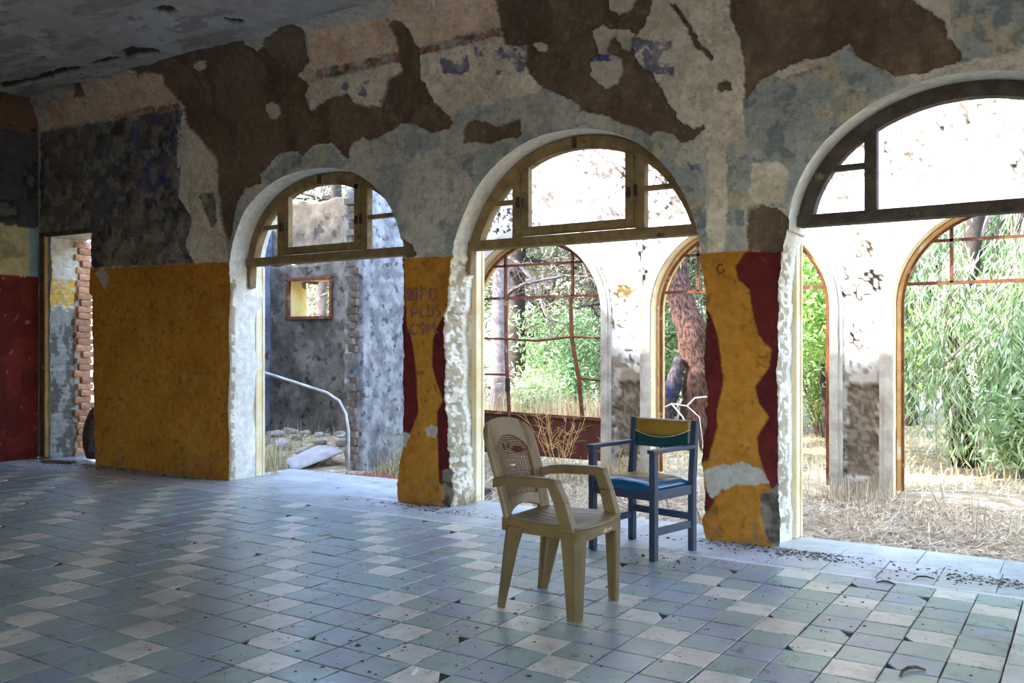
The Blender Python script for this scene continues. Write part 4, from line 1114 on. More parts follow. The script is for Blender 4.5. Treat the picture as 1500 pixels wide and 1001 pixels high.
def plastic_chair():
    root = empty('plastic_armchair', (-2.275, 3.945, 0.0), math.radians(1.0))
    tag(root, 'tan moulded plastic armchair with a torn wicker-pattern back', 'chair')
    pm = M['plastic']
    # four flared legs, L-shaped in section
    def leg(fx, fy, tx, ty, wt, wb, back):
        sx = -1 if back else 1; sy = 1 if fy > 0 else -1
        mb = MB(); t = 0.014; zt = 0.435
        def L(cx, cy, w, z):
            # outer corner at (cx, cy), arms run inwards
            c = w * 0.28
            return [(cx - sx * w, cy, z), (cx - sx * c, cy, z), (cx, cy - sy * c, z), (cx, cy - sy * w * 0.8, z), (cx - sx * t, cy - sy * w * 0.8, z), (cx - sx * t, cy - sy * (c + 0.004), z), (cx - sx * (c + 0.004), cy - sy * t, z), (cx - sx * w, cy - sy * t, z)]
        lev = [(0.0, wb), (0.012, wb), (0.15, wb + (wt - wb) * 0.3), (0.3, wb + (wt - wb) * 0.62), (zt - 0.02, wt)]
        rings = []
        for z, w in lev:
            q = z / zt; rings.append(L(fx + (tx - fx) * q, fy + (ty - fy) * q, w, z))
        n = 8; vs_ = [p for r in rings for p in r]; fs = []
        for k in range(len(rings) - 1):
            for i in range(n): fs.append((k * n + i, k * n + (i + 1) % n, (k + 1) * n + (i + 1) % n, (k + 1) * n + i))
        fs.append(tuple(range(n))); fs.append(tuple((len(rings) - 1) * n + i for i in range(n)))
        mb.add(vs_, fs)
        return mb.build('leg', pm, root)
    for s in (-1, 1):
        leg(0.232, s * 0.232, 0.243, s * 0.243, 0.105, 0.062, False)
        leg(-0.235, s * 0.222, -0.185, s * 0.235, 0.115, 0.045, True)
    # seat: dished shell with rounded front, apron and curved grooves
    nu, nv = 30, 34
    vs_ = []
    def sp(a, b):            # a: 0 back .. 1 front, b: -1..1
        hw = 0.215 + 0.03 * a
        x = -0.205 + a * 0.43 + 0.035 * a * (1 - b * b)
        z = 0.437 - 0.016 * math.sin(math.pi * min(1, a * 1.05)) * (1 - b * b * 0.8) - 0.012 * max(0, a - 0.85) / 0.15 * 1.0 + 0.004 * abs(b) ** 4
        g = abs(b) < 0.82 and 0.12 < a < 0.86
        if g:
            ph = (b + 0.03 * math.sin(3 * a)) * 22
            z -= 0.0035 * max(0, math.cos(ph)) ** 6
        return (x, b * hw, z)
    for i in range(nu + 1):
        for j in range(nv * 2 + 1): vs_.append(sp(i / nu, -1 + j / nv))
    w = nv * 2 + 1
    fs = [(i * w + j, i * w + j + 1, (i + 1) * w + j + 1, (i + 1) * w + j) for i in range(nu) for j in range(w - 1)]
    me = bpy.data.meshes.new('seat'); me.from_pydata(vs_, [], [f for f in fs]); me.update()
    o = link('seat', me, pm, root, smooth=True); so = o.modifiers.new('s', 'SOLIDIFY'); so.thickness = 0.012; so.offset = -1
    # apron below the seat edge
    mb = MB(); rim = [sp(0, -1 + 2 * k / 10) for k in range(11)] + [sp(k / 12, 1) for k in range(1, 13)] + [sp(1, 1 - 2 * k / 16) for k in range(1, 17)] + [sp(1 - k / 12, -1) for k in range(1, 12)]
    n = len(rim); top = [(x, y, z + 0.001) for x, y, z in rim]; bot = [(x * 1.0, y, z - (0.052 if abs(y) > 0.12 or x < 0 else 0.044)) for x, y, z in rim]
    inn = lambda p: (p[0] * 0.93, p[1] * 0.93, p[2])
    vs2 = top + bot + [inn(p) for p in bot] + [inn(p) for p in top]
    f2 = []
    for k in range(4):
        for i in range(n): f2.append((k * n + i, k * n + (i + 1) % n, ((k + 1) % 4) * n + (i + 1) % n, ((k + 1) % 4) * n + i))
    mb.add(vs2, f2); mb.build('apron', pm, root)
    mb = MB(); xq = 0.262
    for c in (-0.012, 0.012): mb.add([(xq, c - 0.013, 0.39), (xq, c + 0.013, 0.39), (xq, c * 0.7, 0.413), (xq - 0.006, c - 0.013, 0.39), (xq - 0.006, c + 0.013, 0.39), (xq - 0.006, c * 0.7, 0.413)], [(0, 1, 2), (5, 4, 3), (0, 3, 4, 1), (1, 4, 5, 2), (2, 5, 3, 0)])
    mb.add([(xq - 0.001, 0.03, 0.393), (xq - 0.003, 0.075, 0.393), (xq - 0.003, 0.075, 0.403), (xq - 0.001, 0.03, 0.403)], [(0, 1, 2, 3)])
    mb.build('emblem', M['logo'], root)
    # backrest
    Z0, ZT = 0.425, 0.925
    def bp(s, t):
        zt = ZT - 0.04 * s * s - 0.04 * abs(s) ** 7
        z = Z0 + t * (zt - Z0)
        hw = 0.236 - 0.024 * (1 - t) - 0.014 * t ** 6
        q = (z - Z0) / (ZT - Z0)
        x = -0.178 - 0.10 * q - 0.05 * q * q - 0.035 * (1 - s * s)
        return (x, s * hw, z)
    SI = 0.68
    def itop(s): return 0.66 + 0.16 * math.sqrt(max(0, 1 - (s / SI) ** 2 * 0.98))
    mb = MB()
    def patch(s0, s1, tf0, tf1, ns, nt):
        vs_ = [bp(s0 + (s1 - s0) * i / ns, tf0(s0 + (s1 - s0) * i / ns) + (tf1(s0 + (s1 - s0) * i / ns) - tf0(s0 + (s1 - s0) * i / ns)) * j / nt) for i in range(ns + 1) for j in range(nt + 1)]
        mb.add(vs_, [(i * (nt + 1) + j, (i + 1) * (nt + 1) + j, (i + 1) * (nt + 1) + j + 1, i * (nt + 1) + j + 1) for i in range(ns) for j in range(nt)])
    c0 = lambda v: (lambda s: v)
    patch(-1, -SI, c0(0), c0(itop(SI)), 4, 24); patch(SI, 1, c0(0), c0(itop(SI)), 4, 24)
    patch(-1, -SI, c0(itop(SI)), c0(1), 4, 12); patch(SI, 1, c0(itop(SI)), c0(1), 4, 12)
    patch(-SI, SI, itop, c0(1), 30, 12)
    patch(-SI, SI, lambda s: 0.125 - 0.05 * (s / SI) ** 2 + 0.0, c0(0.205), 16, 6)
    me = mb.mesh('backrest'); bm = bmesh.new(); bm.from_mesh(me); bmesh.ops.remove_doubles(bm, verts=bm.verts, dist=0.002); bm.to_mesh(me); bm.free()
    o = link('backrest', me, pm, root, smooth=True); so = o.modifiers.new('s', 'SOLIDIFY'); so.thickness = 0.024; so.offset = 0
    be = o.modifiers.new('b', 'BEVEL'); be.width = 0.005; be.segments = 2
    # lattice of thin horizontal strands, torn in two places
    mb = MB(); t = 0.21; holes = [(-0.18, 0.70, 0.07, 0.035), (0.02, 0.69, 0.06, 0.045), (0.34, 0.66, 0.26, 0.03), (0.05, 0.5, 0.16, 0.02)]
    while t < 0.82:
        s = -SI - 0.03
        while s < SI + 0.03:
            s2 = s + 0.08
            ok = all(((s + 0.04 - hs) / hw) ** 2 + ((t - ht) / hh) ** 2 > 1 for hs, ht, hw, hh in holes) and t < itop(min(SI, abs(s + 0.04))) + 0.02
            if ok:
                a = bp(s, t); b = bp(s2, t); a2 = bp(s, t + 0.0150); b2 = bp(s2, t + 0.0150); e = 0.006
                mb.add([(a[0] + e, a[1], a[2]), (b[0] + e, b[1], b[2]), (b2[0] + e, b2[1], b2[2]), (a2[0] + e, a2[1], a2[2]), (a[0] - e, a[1], a[2]), (b[0] - e, b[1], b[2]), (b2[0] - e, b2[1], b2[2]), (a2[0] - e, a2[1], a2[2])],
                       [(0, 1, 2, 3), (7, 6, 5, 4), (0, 4, 5, 1), (3, 2, 6, 7)])
            s = s2
        t += 0.0225
    for s in np.linspace(-SI, SI, 15):
        tt = 0.21
        while tt < itop(s) - 0.01:
            ok = all(((s - hs) / hw) ** 2 + ((tt - ht) / hh) ** 2 > 1 for hs, ht, hw, hh in holes)
            if ok:
                mb.bar(bp(s, tt), bp(s, tt + 0.0225), 0.006, 0.006)
            tt += 0.0225
    mb.build('lattice', M['plastic_mesh'], root)
    # arms: flat top sweeping forward, then down to the seat
    for s in (-1, 1):
        mb = MB()
        P0 = bp(s * 0.97, 0.5)
        path = [((P0[0] - 0.005), s * 0.226, 0.645, 0.056), (P0[0] + 0.05, s * 0.24, 0.662, 0.052), (-0.10, s * 0.25, 0.670, 0.052), (0.02, s * 0.252, 0.673, 0.053), (0.10, s * 0.252, 0.673, 0.055), (0.135, s * 0.252, 0.668, 0.055)]
        rings = []
        for k, (x, y, z, w) in enumerate(path):
            hh = 0.046
            rings.append([(x, y - w / 2, z - hh), (x, y + w / 2, z - hh), (x, y + w / 2, z - 0.006), (x, y + w / 2 - 0.006, z), (x, y - w / 2 + 0.006, z), (x, y - w / 2, z - 0.006)])
        n = 6; vs_ = [p for r in rings for p in r]
        fs = [(k * n + i, k * n + (i + 1) % n, (k + 1) * n + (i + 1) % n, (k + 1) * n + i) for k in range(len(rings) - 1) for i in range(n)]
        fs += [tuple(range(n)), tuple((len(rings) - 1) * n + i for i in range(n))]
        mb.add(vs_, fs)
        y0 = s * 0.252; y1 = s * 0.238
        for (za, xa, wa, ya), (zb, xb, wb_, yb) in (((0.425, 0.188, 0.070, y1), (0.56, 0.148, 0.064, (y0 + y1) / 2)), ((0.56, 0.148, 0.064, (y0 + y1) / 2), (0.655, 0.108, 0.062, y0))):
            g = 0.025
            mb.hexa([(xa - wa / 2, ya - g, za), (xa + wa / 2, ya - g, za), (xa + wa / 2, ya + g, za), (xa - wa / 2, ya + g, za)], [(xb - wb_ / 2, yb - g, zb), (xb + wb_ / 2, yb - g, zb), (xb + wb_ / 2, yb + g, zb), (xb - wb_ / 2, yb + g, zb)])
        mb.build('arm', pm, root, 0.004)
    return root


plastic_chair()

# ------------------------------------------------------------------ blue wooden armchair
M['blue_wood'] = mat('slate_blue_paint', srgb(54, 64, 84), 0.5, srgb(44, 54, 72), 8, spec=0.4, bump=0.1, third=srgb(92, 100, 112), third_scale=12, third_lo=0.66, third_hi=0.74)
M['teal_vinyl'] = mat('teal_vinyl', srgb(8, 62, 66), 0.4, srgb(6, 50, 54), 6, spec=0.5)
M['sky_tinted_vinyl'] = mat('sky_tinted_vinyl', srgb(10, 84, 124), 0.32, srgb(8, 66, 100), 6, spec=0.5)  # teal seat vinyl with the sky's blue sheen put into its colour
M['yellow_vinyl'] = mat('mustard_vinyl', srgb(150, 116, 40), 0.42, srgb(130, 96, 28), 5, spec=0.5)
M['piping'] = mat('pale_piping', srgb(190, 190, 150), 0.6)


def wooden_chair():
    ang = math.atan2(5.039 - 5.135, -2.251 + 2.712)
    root = empty('wooden_armchair', (-2.43, 5.285, 0.0), ang)     # local x: along the front, local -y: front
    tag(root, 'slate-blue wooden armchair with teal and mustard vinyl seat and back', 'chair')
    bw = M['blue_wood']; hw = 0.238; fd = -0.21; bd = 0.205; L = 0.042
    for s in (-1, 1):
        MB().box((s * hw, fd, 0.325), (L, L, 0.65)).build('leg', bw, root, 0.004)
        mb = MB(); x = s * hw
        mb.hexa([(x - L / 2, bd - L / 2, 0), (x + L / 2, bd - L / 2, 0), (x + L / 2, bd + L / 2, 0), (x - L / 2, bd + L / 2, 0)], [(x - L / 2, bd - L / 2, 0.45), (x + L / 2, bd - L / 2, 0.45), (x + L / 2, bd + L / 2, 0.45), (x - L / 2, bd + L / 2, 0.45)])
        mb.hexa([(x - L / 2, bd - L / 2, 0.45), (x + L / 2, bd - L / 2, 0.45), (x + L / 2, bd + L / 2, 0.45), (x - L / 2, bd + L / 2, 0.45)], [(x - L / 2, bd + 0.015, 0.828), (x + L / 2, bd + 0.015, 0.828), (x + L / 2, bd + 0.05, 0.822), (x - L / 2, bd + 0.05, 0.822)])
        mb.build('leg', bw, root, 0.004)
        MB().bar((s * hw, fd - 0.035, 0.662), (s * hw, bd + 0.02, 0.664), 0.024, 0.055, (1, 0, 0)).build('arm', bw, root, 0.005)
        MB().box((s * hw, (fd + bd) / 2, 0.392), (0.024, bd - fd - L, 0.058)).build('seat_rail', bw, root, 0.003)
        MB().box((s * hw, (fd + bd) / 2, 0.172), (0.022, bd - fd - L, 0.045)).build('stretcher', bw, root, 0.003)
    for y in (fd, bd):
        MB().box((0, y, 0.392), (2 * hw - L, 0.024, 0.058)).build('seat_rail', bw, root, 0.003)
    MB().box((0, bd, 0.172 + 0.045), (2 * hw - L, 0.022, 0.045)).build('stretcher', bw, root, 0.003)
    # seat cushion, bowed up in the middle
    def cushion(z0, z1, x0, x1, y0, y1, nx=16, ny=14):
        vs_ = []; fs = []
        for i in range(nx + 1):
            for j in range(ny + 1):
                a = i / nx; b = j / ny
                e = min(1, min(a, 1 - a) * 7) ** 0.5 * min(1, min(b, 1 - b) * 7) ** 0.5
                vs_.append((x0 + (x1 - x0) * a, y0 + (y1 - y0) * b, z0 + (z1 - z0) * (0.45 + 0.55 * e) + 0.012 * math.sin(math.pi * a)))
        for i in range(nx):
            for j in range(ny): fs.append((i * (ny + 1) + j, (i + 1) * (ny + 1) + j, (i + 1) * (ny + 1) + j + 1, i * (ny + 1) + j + 1))
        n = len(vs_); ed = [i * (ny + 1) for i in range(nx + 1)] + [nx * (ny + 1) + j for j in range(1, ny + 1)] + [i * (ny + 1) + ny for i in range(nx - 1, -1, -1)] + [j for j in range(ny - 1, 0, -1)]
        vs_ += [(vs_[k][0], vs_[k][1], z0) for k in ed]; m_ = len(ed)
        fs += [(ed[(k + 1) % m_], ed[k], n + k, n + (k + 1) % m_) for k in range(m_)] + [tuple(n + k for k in range(m_))]
        return MB().add(vs_, fs)
    st = cushion(0.415, 0.468, -hw + 0.022, hw - 0.022, fd - 0.015, bd - 0.0).build('seat', M['sky_tinted_vinyl'], root, smooth=True)
    vs_ = []; fs = []; nx, ny = 16, 10
    for i in range(nx + 1):
        for j in range(ny + 1):
            a = i / nx; b = j / ny; y0 = -0.10 - 0.05 * math.sin(a * 3.1) + 0.05 * a
            vs_.append(((-hw + 0.075) + (2 * hw - 0.15) * a, y0 + (bd - 0.075 - y0) * b, 0.4705 + 0.012 * math.sin(math.pi * (0.06 + 0.88 * a)) + 0.0005))
    for i in range(nx):
        for j in range(ny): fs.append((i * (ny + 1) + j, (i + 1) * (ny + 1) + j, (i + 1) * (ny + 1) + j + 1, i * (ny + 1) + j + 1))
    me = bpy.data.meshes.new('seat_top_panel'); me.from_pydata(vs_, [], fs); o = link('seat_top_panel', me, M['yellow_vinyl'], root, smooth=True)
    so = o.modifiers.new('s', 'SOLIDIFY'); so.thickness = 0.006; so.offset = -1
    # padded back, teal with a mustard flap over its top
    yb = lambda z: bd + 0.0 + (z - 0.45) / 0.37 * 0.03
    def pad(zf0, zf1, th, bulge, m, name, n=18, k=8, off=0.0):
        vs_ = []; fs = []
        for sd in (-1, 1):
            for i in range(n + 1):
                a = -1 + 2 * i / n; x = a * (hw - 0.018)
                for j in range(k + 1):
                    b = j / k; z = zf0(a) + (zf1(a) - zf0(a)) * b
                    e = (1 - (2 * b - 1) ** 4) * (1 - abs(a) ** 8)
                    vs_.append((x, yb(z) + sd * (th / 2 + bulge * e) - off, z))
        w = (n + 1) * (k + 1)
        for i in range(n):
            for j in range(k):
                q = (i * (k + 1) + j, (i + 1) * (k + 1) + j, (i + 1) * (k + 1) + j + 1, i * (k + 1) + j + 1); fs += [q, tuple(w + t for t in q[::-1])]
            fs += [(i * (k + 1), w + i * (k + 1), w + (i + 1) * (k + 1), (i + 1) * (k + 1)), (i * (k + 1) + k, (i + 1) * (k + 1) + k, w + (i + 1) * (k + 1) + k, w + i * (k + 1) + k)]
        for j in range(k):
            fs += [(j, j + 1, w + j + 1, w + j), (n * (k + 1) + j, w + n * (k + 1) + j, w + n * (k + 1) + j + 1, n * (k + 1) + j + 1)]
        return MB().add(vs_, fs).build(name, m, root, smooth=True)
    bk = pad(lambda a: 0.638, lambda a: 0.812, 0.02, 0.012, M['teal_vinyl'], 'backrest')
    edge = lambda a: 0.765 - 0.058 * (1 - (a * 0.9) ** 2) ** 1.0 + 0.012 * a
    pad(edge, lambda a: 0.824, 0.032, 0.012, M['yellow_vinyl'], 'back_flap')
    MB().tube([(a * (hw - 0.02), yb(edge(a)) - 0.02 - 0.002 * (1 - a * a), edge(a)) for a in np.linspace(-1, 1, 20)], 0.003, 6).build('piping', M['piping'], root, smooth=True)
    return root


wooden_chair()

# ------------------------------------------------------------------ loose things by the doorway and on the floor
M['black_shell'] = mat('dusty_black_shell', srgb(52, 46, 40), 0.7, srgb(78, 70, 60), 6)
root = empty('broken_chair_shell', (-9.56, 5.98, 0.0), math.radians(20)); tag(root, 'dark broken chair shell leaning in the doorway', 'chair shell')
vs_ = []; fs = []; n = 14; k = 12
for i in range(n + 1):
    a = i / n
    for j in range(k + 1):
        b = -1 + 2 * j / k; w = 0.17 * (0.55 + 0.6 * math.sin(math.pi * (0.15 + 0.7 * a)))
        vs_.append((b * w - 0.12 * a + 0.12 * a * a, 0.07 * b * b + 0.1 * a, 0.02 + 0.58 * a))
for i in range(n):
    for j in range(k):
        fs.append((i * (k + 1) + j, i * (k + 1) + j + 1, (i + 1) * (k + 1) + j + 1, (i + 1) * (k + 1) + j))
inner = [f for q, f in enumerate(fs) if 2 <= q // k <= 10 and 4 <= q % k <= 7]
outer = [f for f in fs if f not in inner]
me = bpy.data.meshes.new('shell_frame'); me.from_pydata(vs_, [], outer); o = link('shell_frame', me, M['black_shell'], root, smooth=True); so = o.modifiers.new('s', 'SOLIDIFY'); so.thickness = 0.02
M['grey_cane'] = mat('grey_cane', srgb(120, 116, 110), 0.8, srgb(70, 66, 62), 60, 0.45, 0.55, bump=0.8, bscale=80)
me = bpy.data.meshes.new('shell_panel'); me.from_pydata(vs_, [], inner); o = link('shell_panel', me, M['grey_cane'], root, smooth=True); so = o.modifiers.new('s', 'SOLIDIFY'); so.thickness = 0.008
M['old_plank'] = mat('old_plank', srgb(128, 110, 88), 0.9, srgb(96, 80, 62), 12, bump=0.4)
o = MB().box((0, 0, 0.016), (0.42, 0.09, 0.03)).build('plank', M['old_plank'], None, 0.004); o.location = (-9.7, 5.66, 0.0); o.rotation_euler = (0, 0, 0.25); tag(o, 'short weathered plank lying in front of the doorway', 'plank')

M['bark_strip'] = mat('dry_bark', srgb(74, 62, 52), 0.9, srgb(110, 96, 80), 30)
def twig(pts, r, label, name='bark_strip', cat='bark strip'):
    o = MB().tube(pts, [r * (0.5 + 1.0 * math.sin(math.pi * (0.1 + 0.8 * i / (len(pts) - 1)))) for i in range(len(pts))], 6).build(name, M['bark_strip'], None, smooth=True)
    return tag(o, label, cat, 'curled bark strips on the tiled floor')
twig([(-0.641, 3.792, 0.007), (-0.642, 3.844, 0.010), (-0.628, 3.880, 0.014), (-0.603, 3.914, 0.012), (-0.568, 3.918, 0.006)], 0.005, 'thick curled bark strip on a blue tile near the pale border strip')
twig([(-1.006, 5.228, 0.006), (-0.980, 5.262, 0.010), (-0.949, 5.265, 0.010), (-0.913, 5.238, 0.006)], 0.004, 'thin dark curled bark strip just inside the pale border strip')
twig([(-0.852, 5.396, 0.006), (-0.831, 5.463, 0.012), (-0.795, 5.486, 0.012), (-0.749, 5.481, 0.006)], 0.004, 'thin curled bark strip on the grey slabs before the sashless arch')
M['paper'] = mat('white_paper', srgb(216, 210, 198), 0.8)
o = MB().add([(0, 0, 0), (0.012, 0.004, 0), (0.016, 0.03, 0.012), (0.004, 0.032, 0.02), (0.0, 0, 0.003), (0.012, 0.004, 0.003), (0.016, 0.03, 0.015), (0.004, 0.032, 0.023)], [(3, 2, 1, 0), (4, 5, 6, 7), (0, 1, 5, 4), (1, 2, 6, 5), (2, 3, 7, 6), (3, 0, 4, 7)]).build('paper_scrap', M['paper']); o.location = (-2.267, 2.763, 0.002); tag(o, 'tiny white paper scrap on a dirty tile joint', 'paper scrap')

# crumbs of plaster, leaves and dirt: nobody could count them
M['crumb'] = mat('dirt_crumbs', srgb(70, 64, 58), 0.95, srgb(120, 110, 96), 30, 0.45, 0.6)
vs_ = []; fs = []
FEET = [(-2.5, 3.72), (-2.5, 4.16), (-2.05, 3.72), (-2.05, 4.17), (-2.251, 5.039), (-2.13, 5.42), (-2.712, 5.135), (-2.62, 5.563)]
def crumb(x, y, r, z=0.0):
    if any(abs(x - a) < 0.09 and abs(y - c) < 0.09 for a, c in FEET): return
    px, py = x + 9.7, y - 5.66; ca, sa = math.cos(0.25), math.sin(0.25)
    if abs(px * ca + py * sa) < 0.225 + r and abs(-px * sa + py * ca) < 0.055 + r: return
    if x < -9.2 and abs(x + 9.56) < 0.26 and 5.85 < y < 6.2: return
    b = len(vs_); a0 = random.random() * 6.28
    for k in range(5): vs_.append((x + r * random.uniform(0.6, 1.2) * math.cos(a0 + k * 1.2566), y + r * random.uniform(0.6, 1.2) * math.sin(a0 + k * 1.2566), z + 0.0008))
    vs_.append((x, y, z + r * random.uniform(0.3, 0.7)))
    for k in range(5): fs.append((b + k, b + (k + 1) % 5, b + 5))
for _ in range(2600):
    crumb(random.uniform(-9.5, 0.6), random.uniform(1.8, 5.5), abs(random.gauss(0.002, 0.003)) + 0.0018)
for (cx, cy, sx, sy, n) in ((-1.55, 5.72, 0.22, 0.1, 500), (-0.35, 5.62, 0.3, 0.07, 700), (-4.5, 5.68, 0.35, 0.07, 400), (-2.0, 5.7, 0.3, 0.06, 300), (-9.7, 5.7, 0.5, 0.14, 700), (-8.3, 5.72, 0.9, 0.06, 700), (-2.2, 5.05, 0.12, 0.1, 60), (-2.7, 3.1, 0.5, 0.3, 150)):
    for _ in range(n): crumb(max(-10.2, random.gauss(cx, sx)), min(5.79, random.gauss(cy, sy)), abs(random.gauss(0.003, 0.005)) + 0.002)
me = bpy.data.meshes.new('floor_debris'); me.from_pydata(vs_, [], fs); me.update(); deb = link('floor_debris', me, M['crumb']); tag(deb, 'scattered crumbs of plaster and dirt on the tiled floor', 'debris', kind='stuff')

# ------------------------------------------------------------------ things among the ruins
M['sheet'] = mat('grey_board', srgb(186, 180, 178), 0.7, srgb(160, 152, 152), 5, bump=0.2)
vs_ = []; fs = []; n = 12; k = 10
for i in range(n + 1):
    for j in range(k + 1):
        a = i / n; b = j / k
        vs_.append((-0.45 + 0.95 * a + 0.1 * b, -0.34 + 0.66 * b - 0.22 * a * (1 - b), 0.02 + 0.16 * b + 0.10 * math.sin(a * 2.6) * (1 - 0.4 * b) - 0.05 * a))
for i in range(n):
    for j in range(k): fs.append((i * (k + 1) + j, (i + 1) * (k + 1) + j, (i + 1) * (k + 1) + j + 1, i * (k + 1) + j + 1))
me = bpy.data.meshes.new('grey_sheet'); me.from_pydata(vs_, [], fs); o = link('grey_sheet', me, M['sheet'], None, (-7.46, 7.3, -0.02), True); o.scale = (0.68, 0.68, 0.8); o.rotation_euler = (0.1, 0, -0.3); so = o.modifiers.new('s', 'SOLIDIFY'); so.thickness = 0.012; tag(o, 'sagging grey sheet lying on the rubble beyond the first arch', 'sheet')
M['conduit'] = mat('pale_conduit', srgb(212, 212, 214), 0.6, srgb(160, 160, 164), 6)
o = MB().tube([(-9.93, 7.15, 1.42), (-8.9, 7.14, 1.2), (-8.1, 7.13, 1.02), (-7.5, 7.12, 0.9), (-7.0, 7.1, 0.8), (-6.82, 7.1, 0.72), (-6.72, 7.1, 0.58), (-6.68, 7.1, 0.40), (-6.68, 7.1, -0.03)], 0.0145, 8).build('conduit', M['conduit'], None, smooth=True); tag(o, 'bent pale conduit arching down into the rubble', 'pipe')

M['stone'] = mat('plaster_rubble', srgb(196, 190, 182), 0.95, srgb(150, 140, 128), 9, bump=0.6, objvar=0.15)
smes = []
for q in range(5):
    bm = bmesh.new(); bmesh.ops.create_icosphere(bm, subdivisions=2, radius=1.0); r = random.Random(q)
    ax = [Vector((r.gauss(0, 1), r.gauss(0, 1), r.gauss(0, 1))).normalized() for _ in range(7)]
    for v_ in bm.verts:
        for a in ax:
            d = v_.co.dot(a)
            if d > 0.62: v_.co -= a * (d - 0.62)
        v_.co *= r.uniform(0.95, 1.05)
    me = bpy.data.meshes.new('stone'); bm.to_mesh(me); bm.free(); me.materials.append(M['stone']); smes.append(me)
sheet = bpy.data.objects['grey_sheet']
bpy.context.view_layer.update()
SHEET = [sheet.matrix_world @ v.co for v in sheet.data.vertices]
SHEET_XY = [(p.x, p.y) for p in (SHEET[0], SHEET[12 * 11], SHEET[12 * 11 + 10], SHEET[10])]
STONES = []


def in_sheet(x, y, pad=0.0):
    cx_ = sum(p[0] for p in SHEET_XY) / 4; cy_ = sum(p[1] for p in SHEET_XY) / 4
    f = 1 + pad
    return inside(np.atleast_1d(np.asarray(x, float)), np.atleast_1d(np.asarray(y, float)), [(cx_ + (a_ - cx_) * f, cy_ + (b_ - cy_) * f) for a_, b_ in SHEET_XY])


def stone(x, y, sx, sy, sz, z, rz, q, tilt=0.12):
    o = bpy.data.objects.new('rubble_stone', smes[q % 5]); COL.objects.link(o)
    o.scale = (sx, sy, sz); o.location = (x, y, z); o.rotation_euler = (random.gauss(0, tilt), random.gauss(0, tilt), rz)
    STONES.append((x, y, max(sx, sy)))
    return o


# three lumps carry the sheet
for q, (i_, j_) in enumerate(((3, 8), (9, 8), (8, 3))):
    p = SHEET[i_ * 11 + j_]; g_ = ground_z(p.x, p.y); hz = (p.z - 0.012 - g_ + 0.04) / 1.3
    mz = max(v_.co.z for v_ in smes[q].vertices)
    tag(stone(p.x, p.y, 0.06, 0.05, hz / mz, p.z - 0.0115 - hz, 0.4 * q, q, 0.0), 'pale lump of plaster rubble propping up the sagging grey sheet', 'stone', 'rubble under the grey sheet')
q = 3; tries = 0
while q < 46 and tries < 6000:
    tries += 1
    x = random.uniform(-9.55, -7.05); y = random.uniform(7.5, 8.7) if q < 40 else random.uniform(6.95, 7.5)
    s = random.uniform(0.04, 0.13) * (0.7 if tries > 2000 else 1.0); sx = s * random.uniform(0.9, 1.5)
    if y + sx > 8.78 or x - sx < -9.85 or x + sx > -6.95: continue
    if any(math.hypot(x - a_, y - b_) < 0.86 * (sx + c_) for a_, b_, c_ in STONES): continue
    if in_sheet(x, y, 0.45)[0]: continue
    sz = s * random.uniform(0.45, 0.8)
    tag(stone(x, y, sx, s, sz, ground_z(x, y) + s * 0.2, random.uniform(0, 6), q), 'pale lump of plaster rubble on the ground beyond the first arch', 'stone', 'rubble beyond the first arch')
    q += 1

# red-brown tile crumbs by the arch
M['red_crumb'] = mat('red_tile_crumbs', srgb(168, 104, 84), 0.95, srgb(130, 80, 66), 20, objvar=0.1)
vs_ = []; fs = []
for _ in range(700):
    x = random.gauss(-6.0, 0.28); y = random.gauss(7.05, 0.13)
    if y < 6.83 or (x < -6.5 and y > 7.1): continue
    crumb(x, y, abs(random.gauss(0.014, 0.01)) + 0.004, ground_z(x, y) + 0.004)
me = bpy.data.meshes.new('tile_rubble'); me.from_pydata(vs_, [], fs); me.update(); tag(link('tile_rubble', me, M['red_crumb']), 'spread of red-brown tile crumbs beyond the first arch', 'rubble', kind='stuff')

# branching dead weed in front of the red-brown panel
M['weed'] = mat('dead_weed', srgb(206, 176, 116), 0.85, srgb(170, 136, 84), 10)
M['pale_weed'] = mat('pale_weed', srgb(196, 188, 150), 0.85, srgb(150, 150, 110), 10)
def weed(name, x, y, n, h, label, m):
    mb = MB(); r = random.Random(int(x * 100))
    for q in range(n):
        az = r.uniform(0, 6.28); t = r.uniform(0.15, 0.9); hh = h * r.uniform(0.6, 1.1)
        gw = ground_z(x, y) - 0.01; p = [(x, y, gw)]
        for s in range(1, 6):
            f = s / 5; p.append((x + math.cos(az) * math.sin(t) * hh * f + r.gauss(0, .008), y + math.sin(az) * math.sin(t) * hh * f * 0.6 + r.gauss(0, .008), max(gw + hh * f * math.cos(t) ** 0.7, gw + 0.02 + 0.03 * f)))
        mb.tube(p, [0.0038 * (1 - 0.13 * s) for s in range(6)], 5)
        for s in (2, 3, 4):
            for _ in range(2):
                d = Vector((r.gauss(0, 1), r.gauss(0, .6), r.uniform(0.3, 1.4))).normalized() * hh * 0.22; a = Vector(p[s]); mb.tube([a, a + d * 0.5 + Vector((0, 0, 0.01)), a + d], [0.0022, 0.0018, 0.001], 4)
    o = mb.build(name, m); tag(o, label, 'weed'); return o
weed('dead_weed', -4.62, 8.0, 13, 0.9, 'branching dead weed in front of the red-brown panel', M['weed'])
weed('dead_weed', -6.12, 7.45, 22, 0.62, 'bushy pale weed against the weathered cross wall', M['pale_weed'])
weed('dead_weed', -4.05, 8.1, 7, 0.5, 'small dead weed at the foot of the porch pillar behind the chairs', M['weed'])
M['bleached'] = mat('bleached_branch', srgb(236, 232, 224), 0.8)
mb = MB()
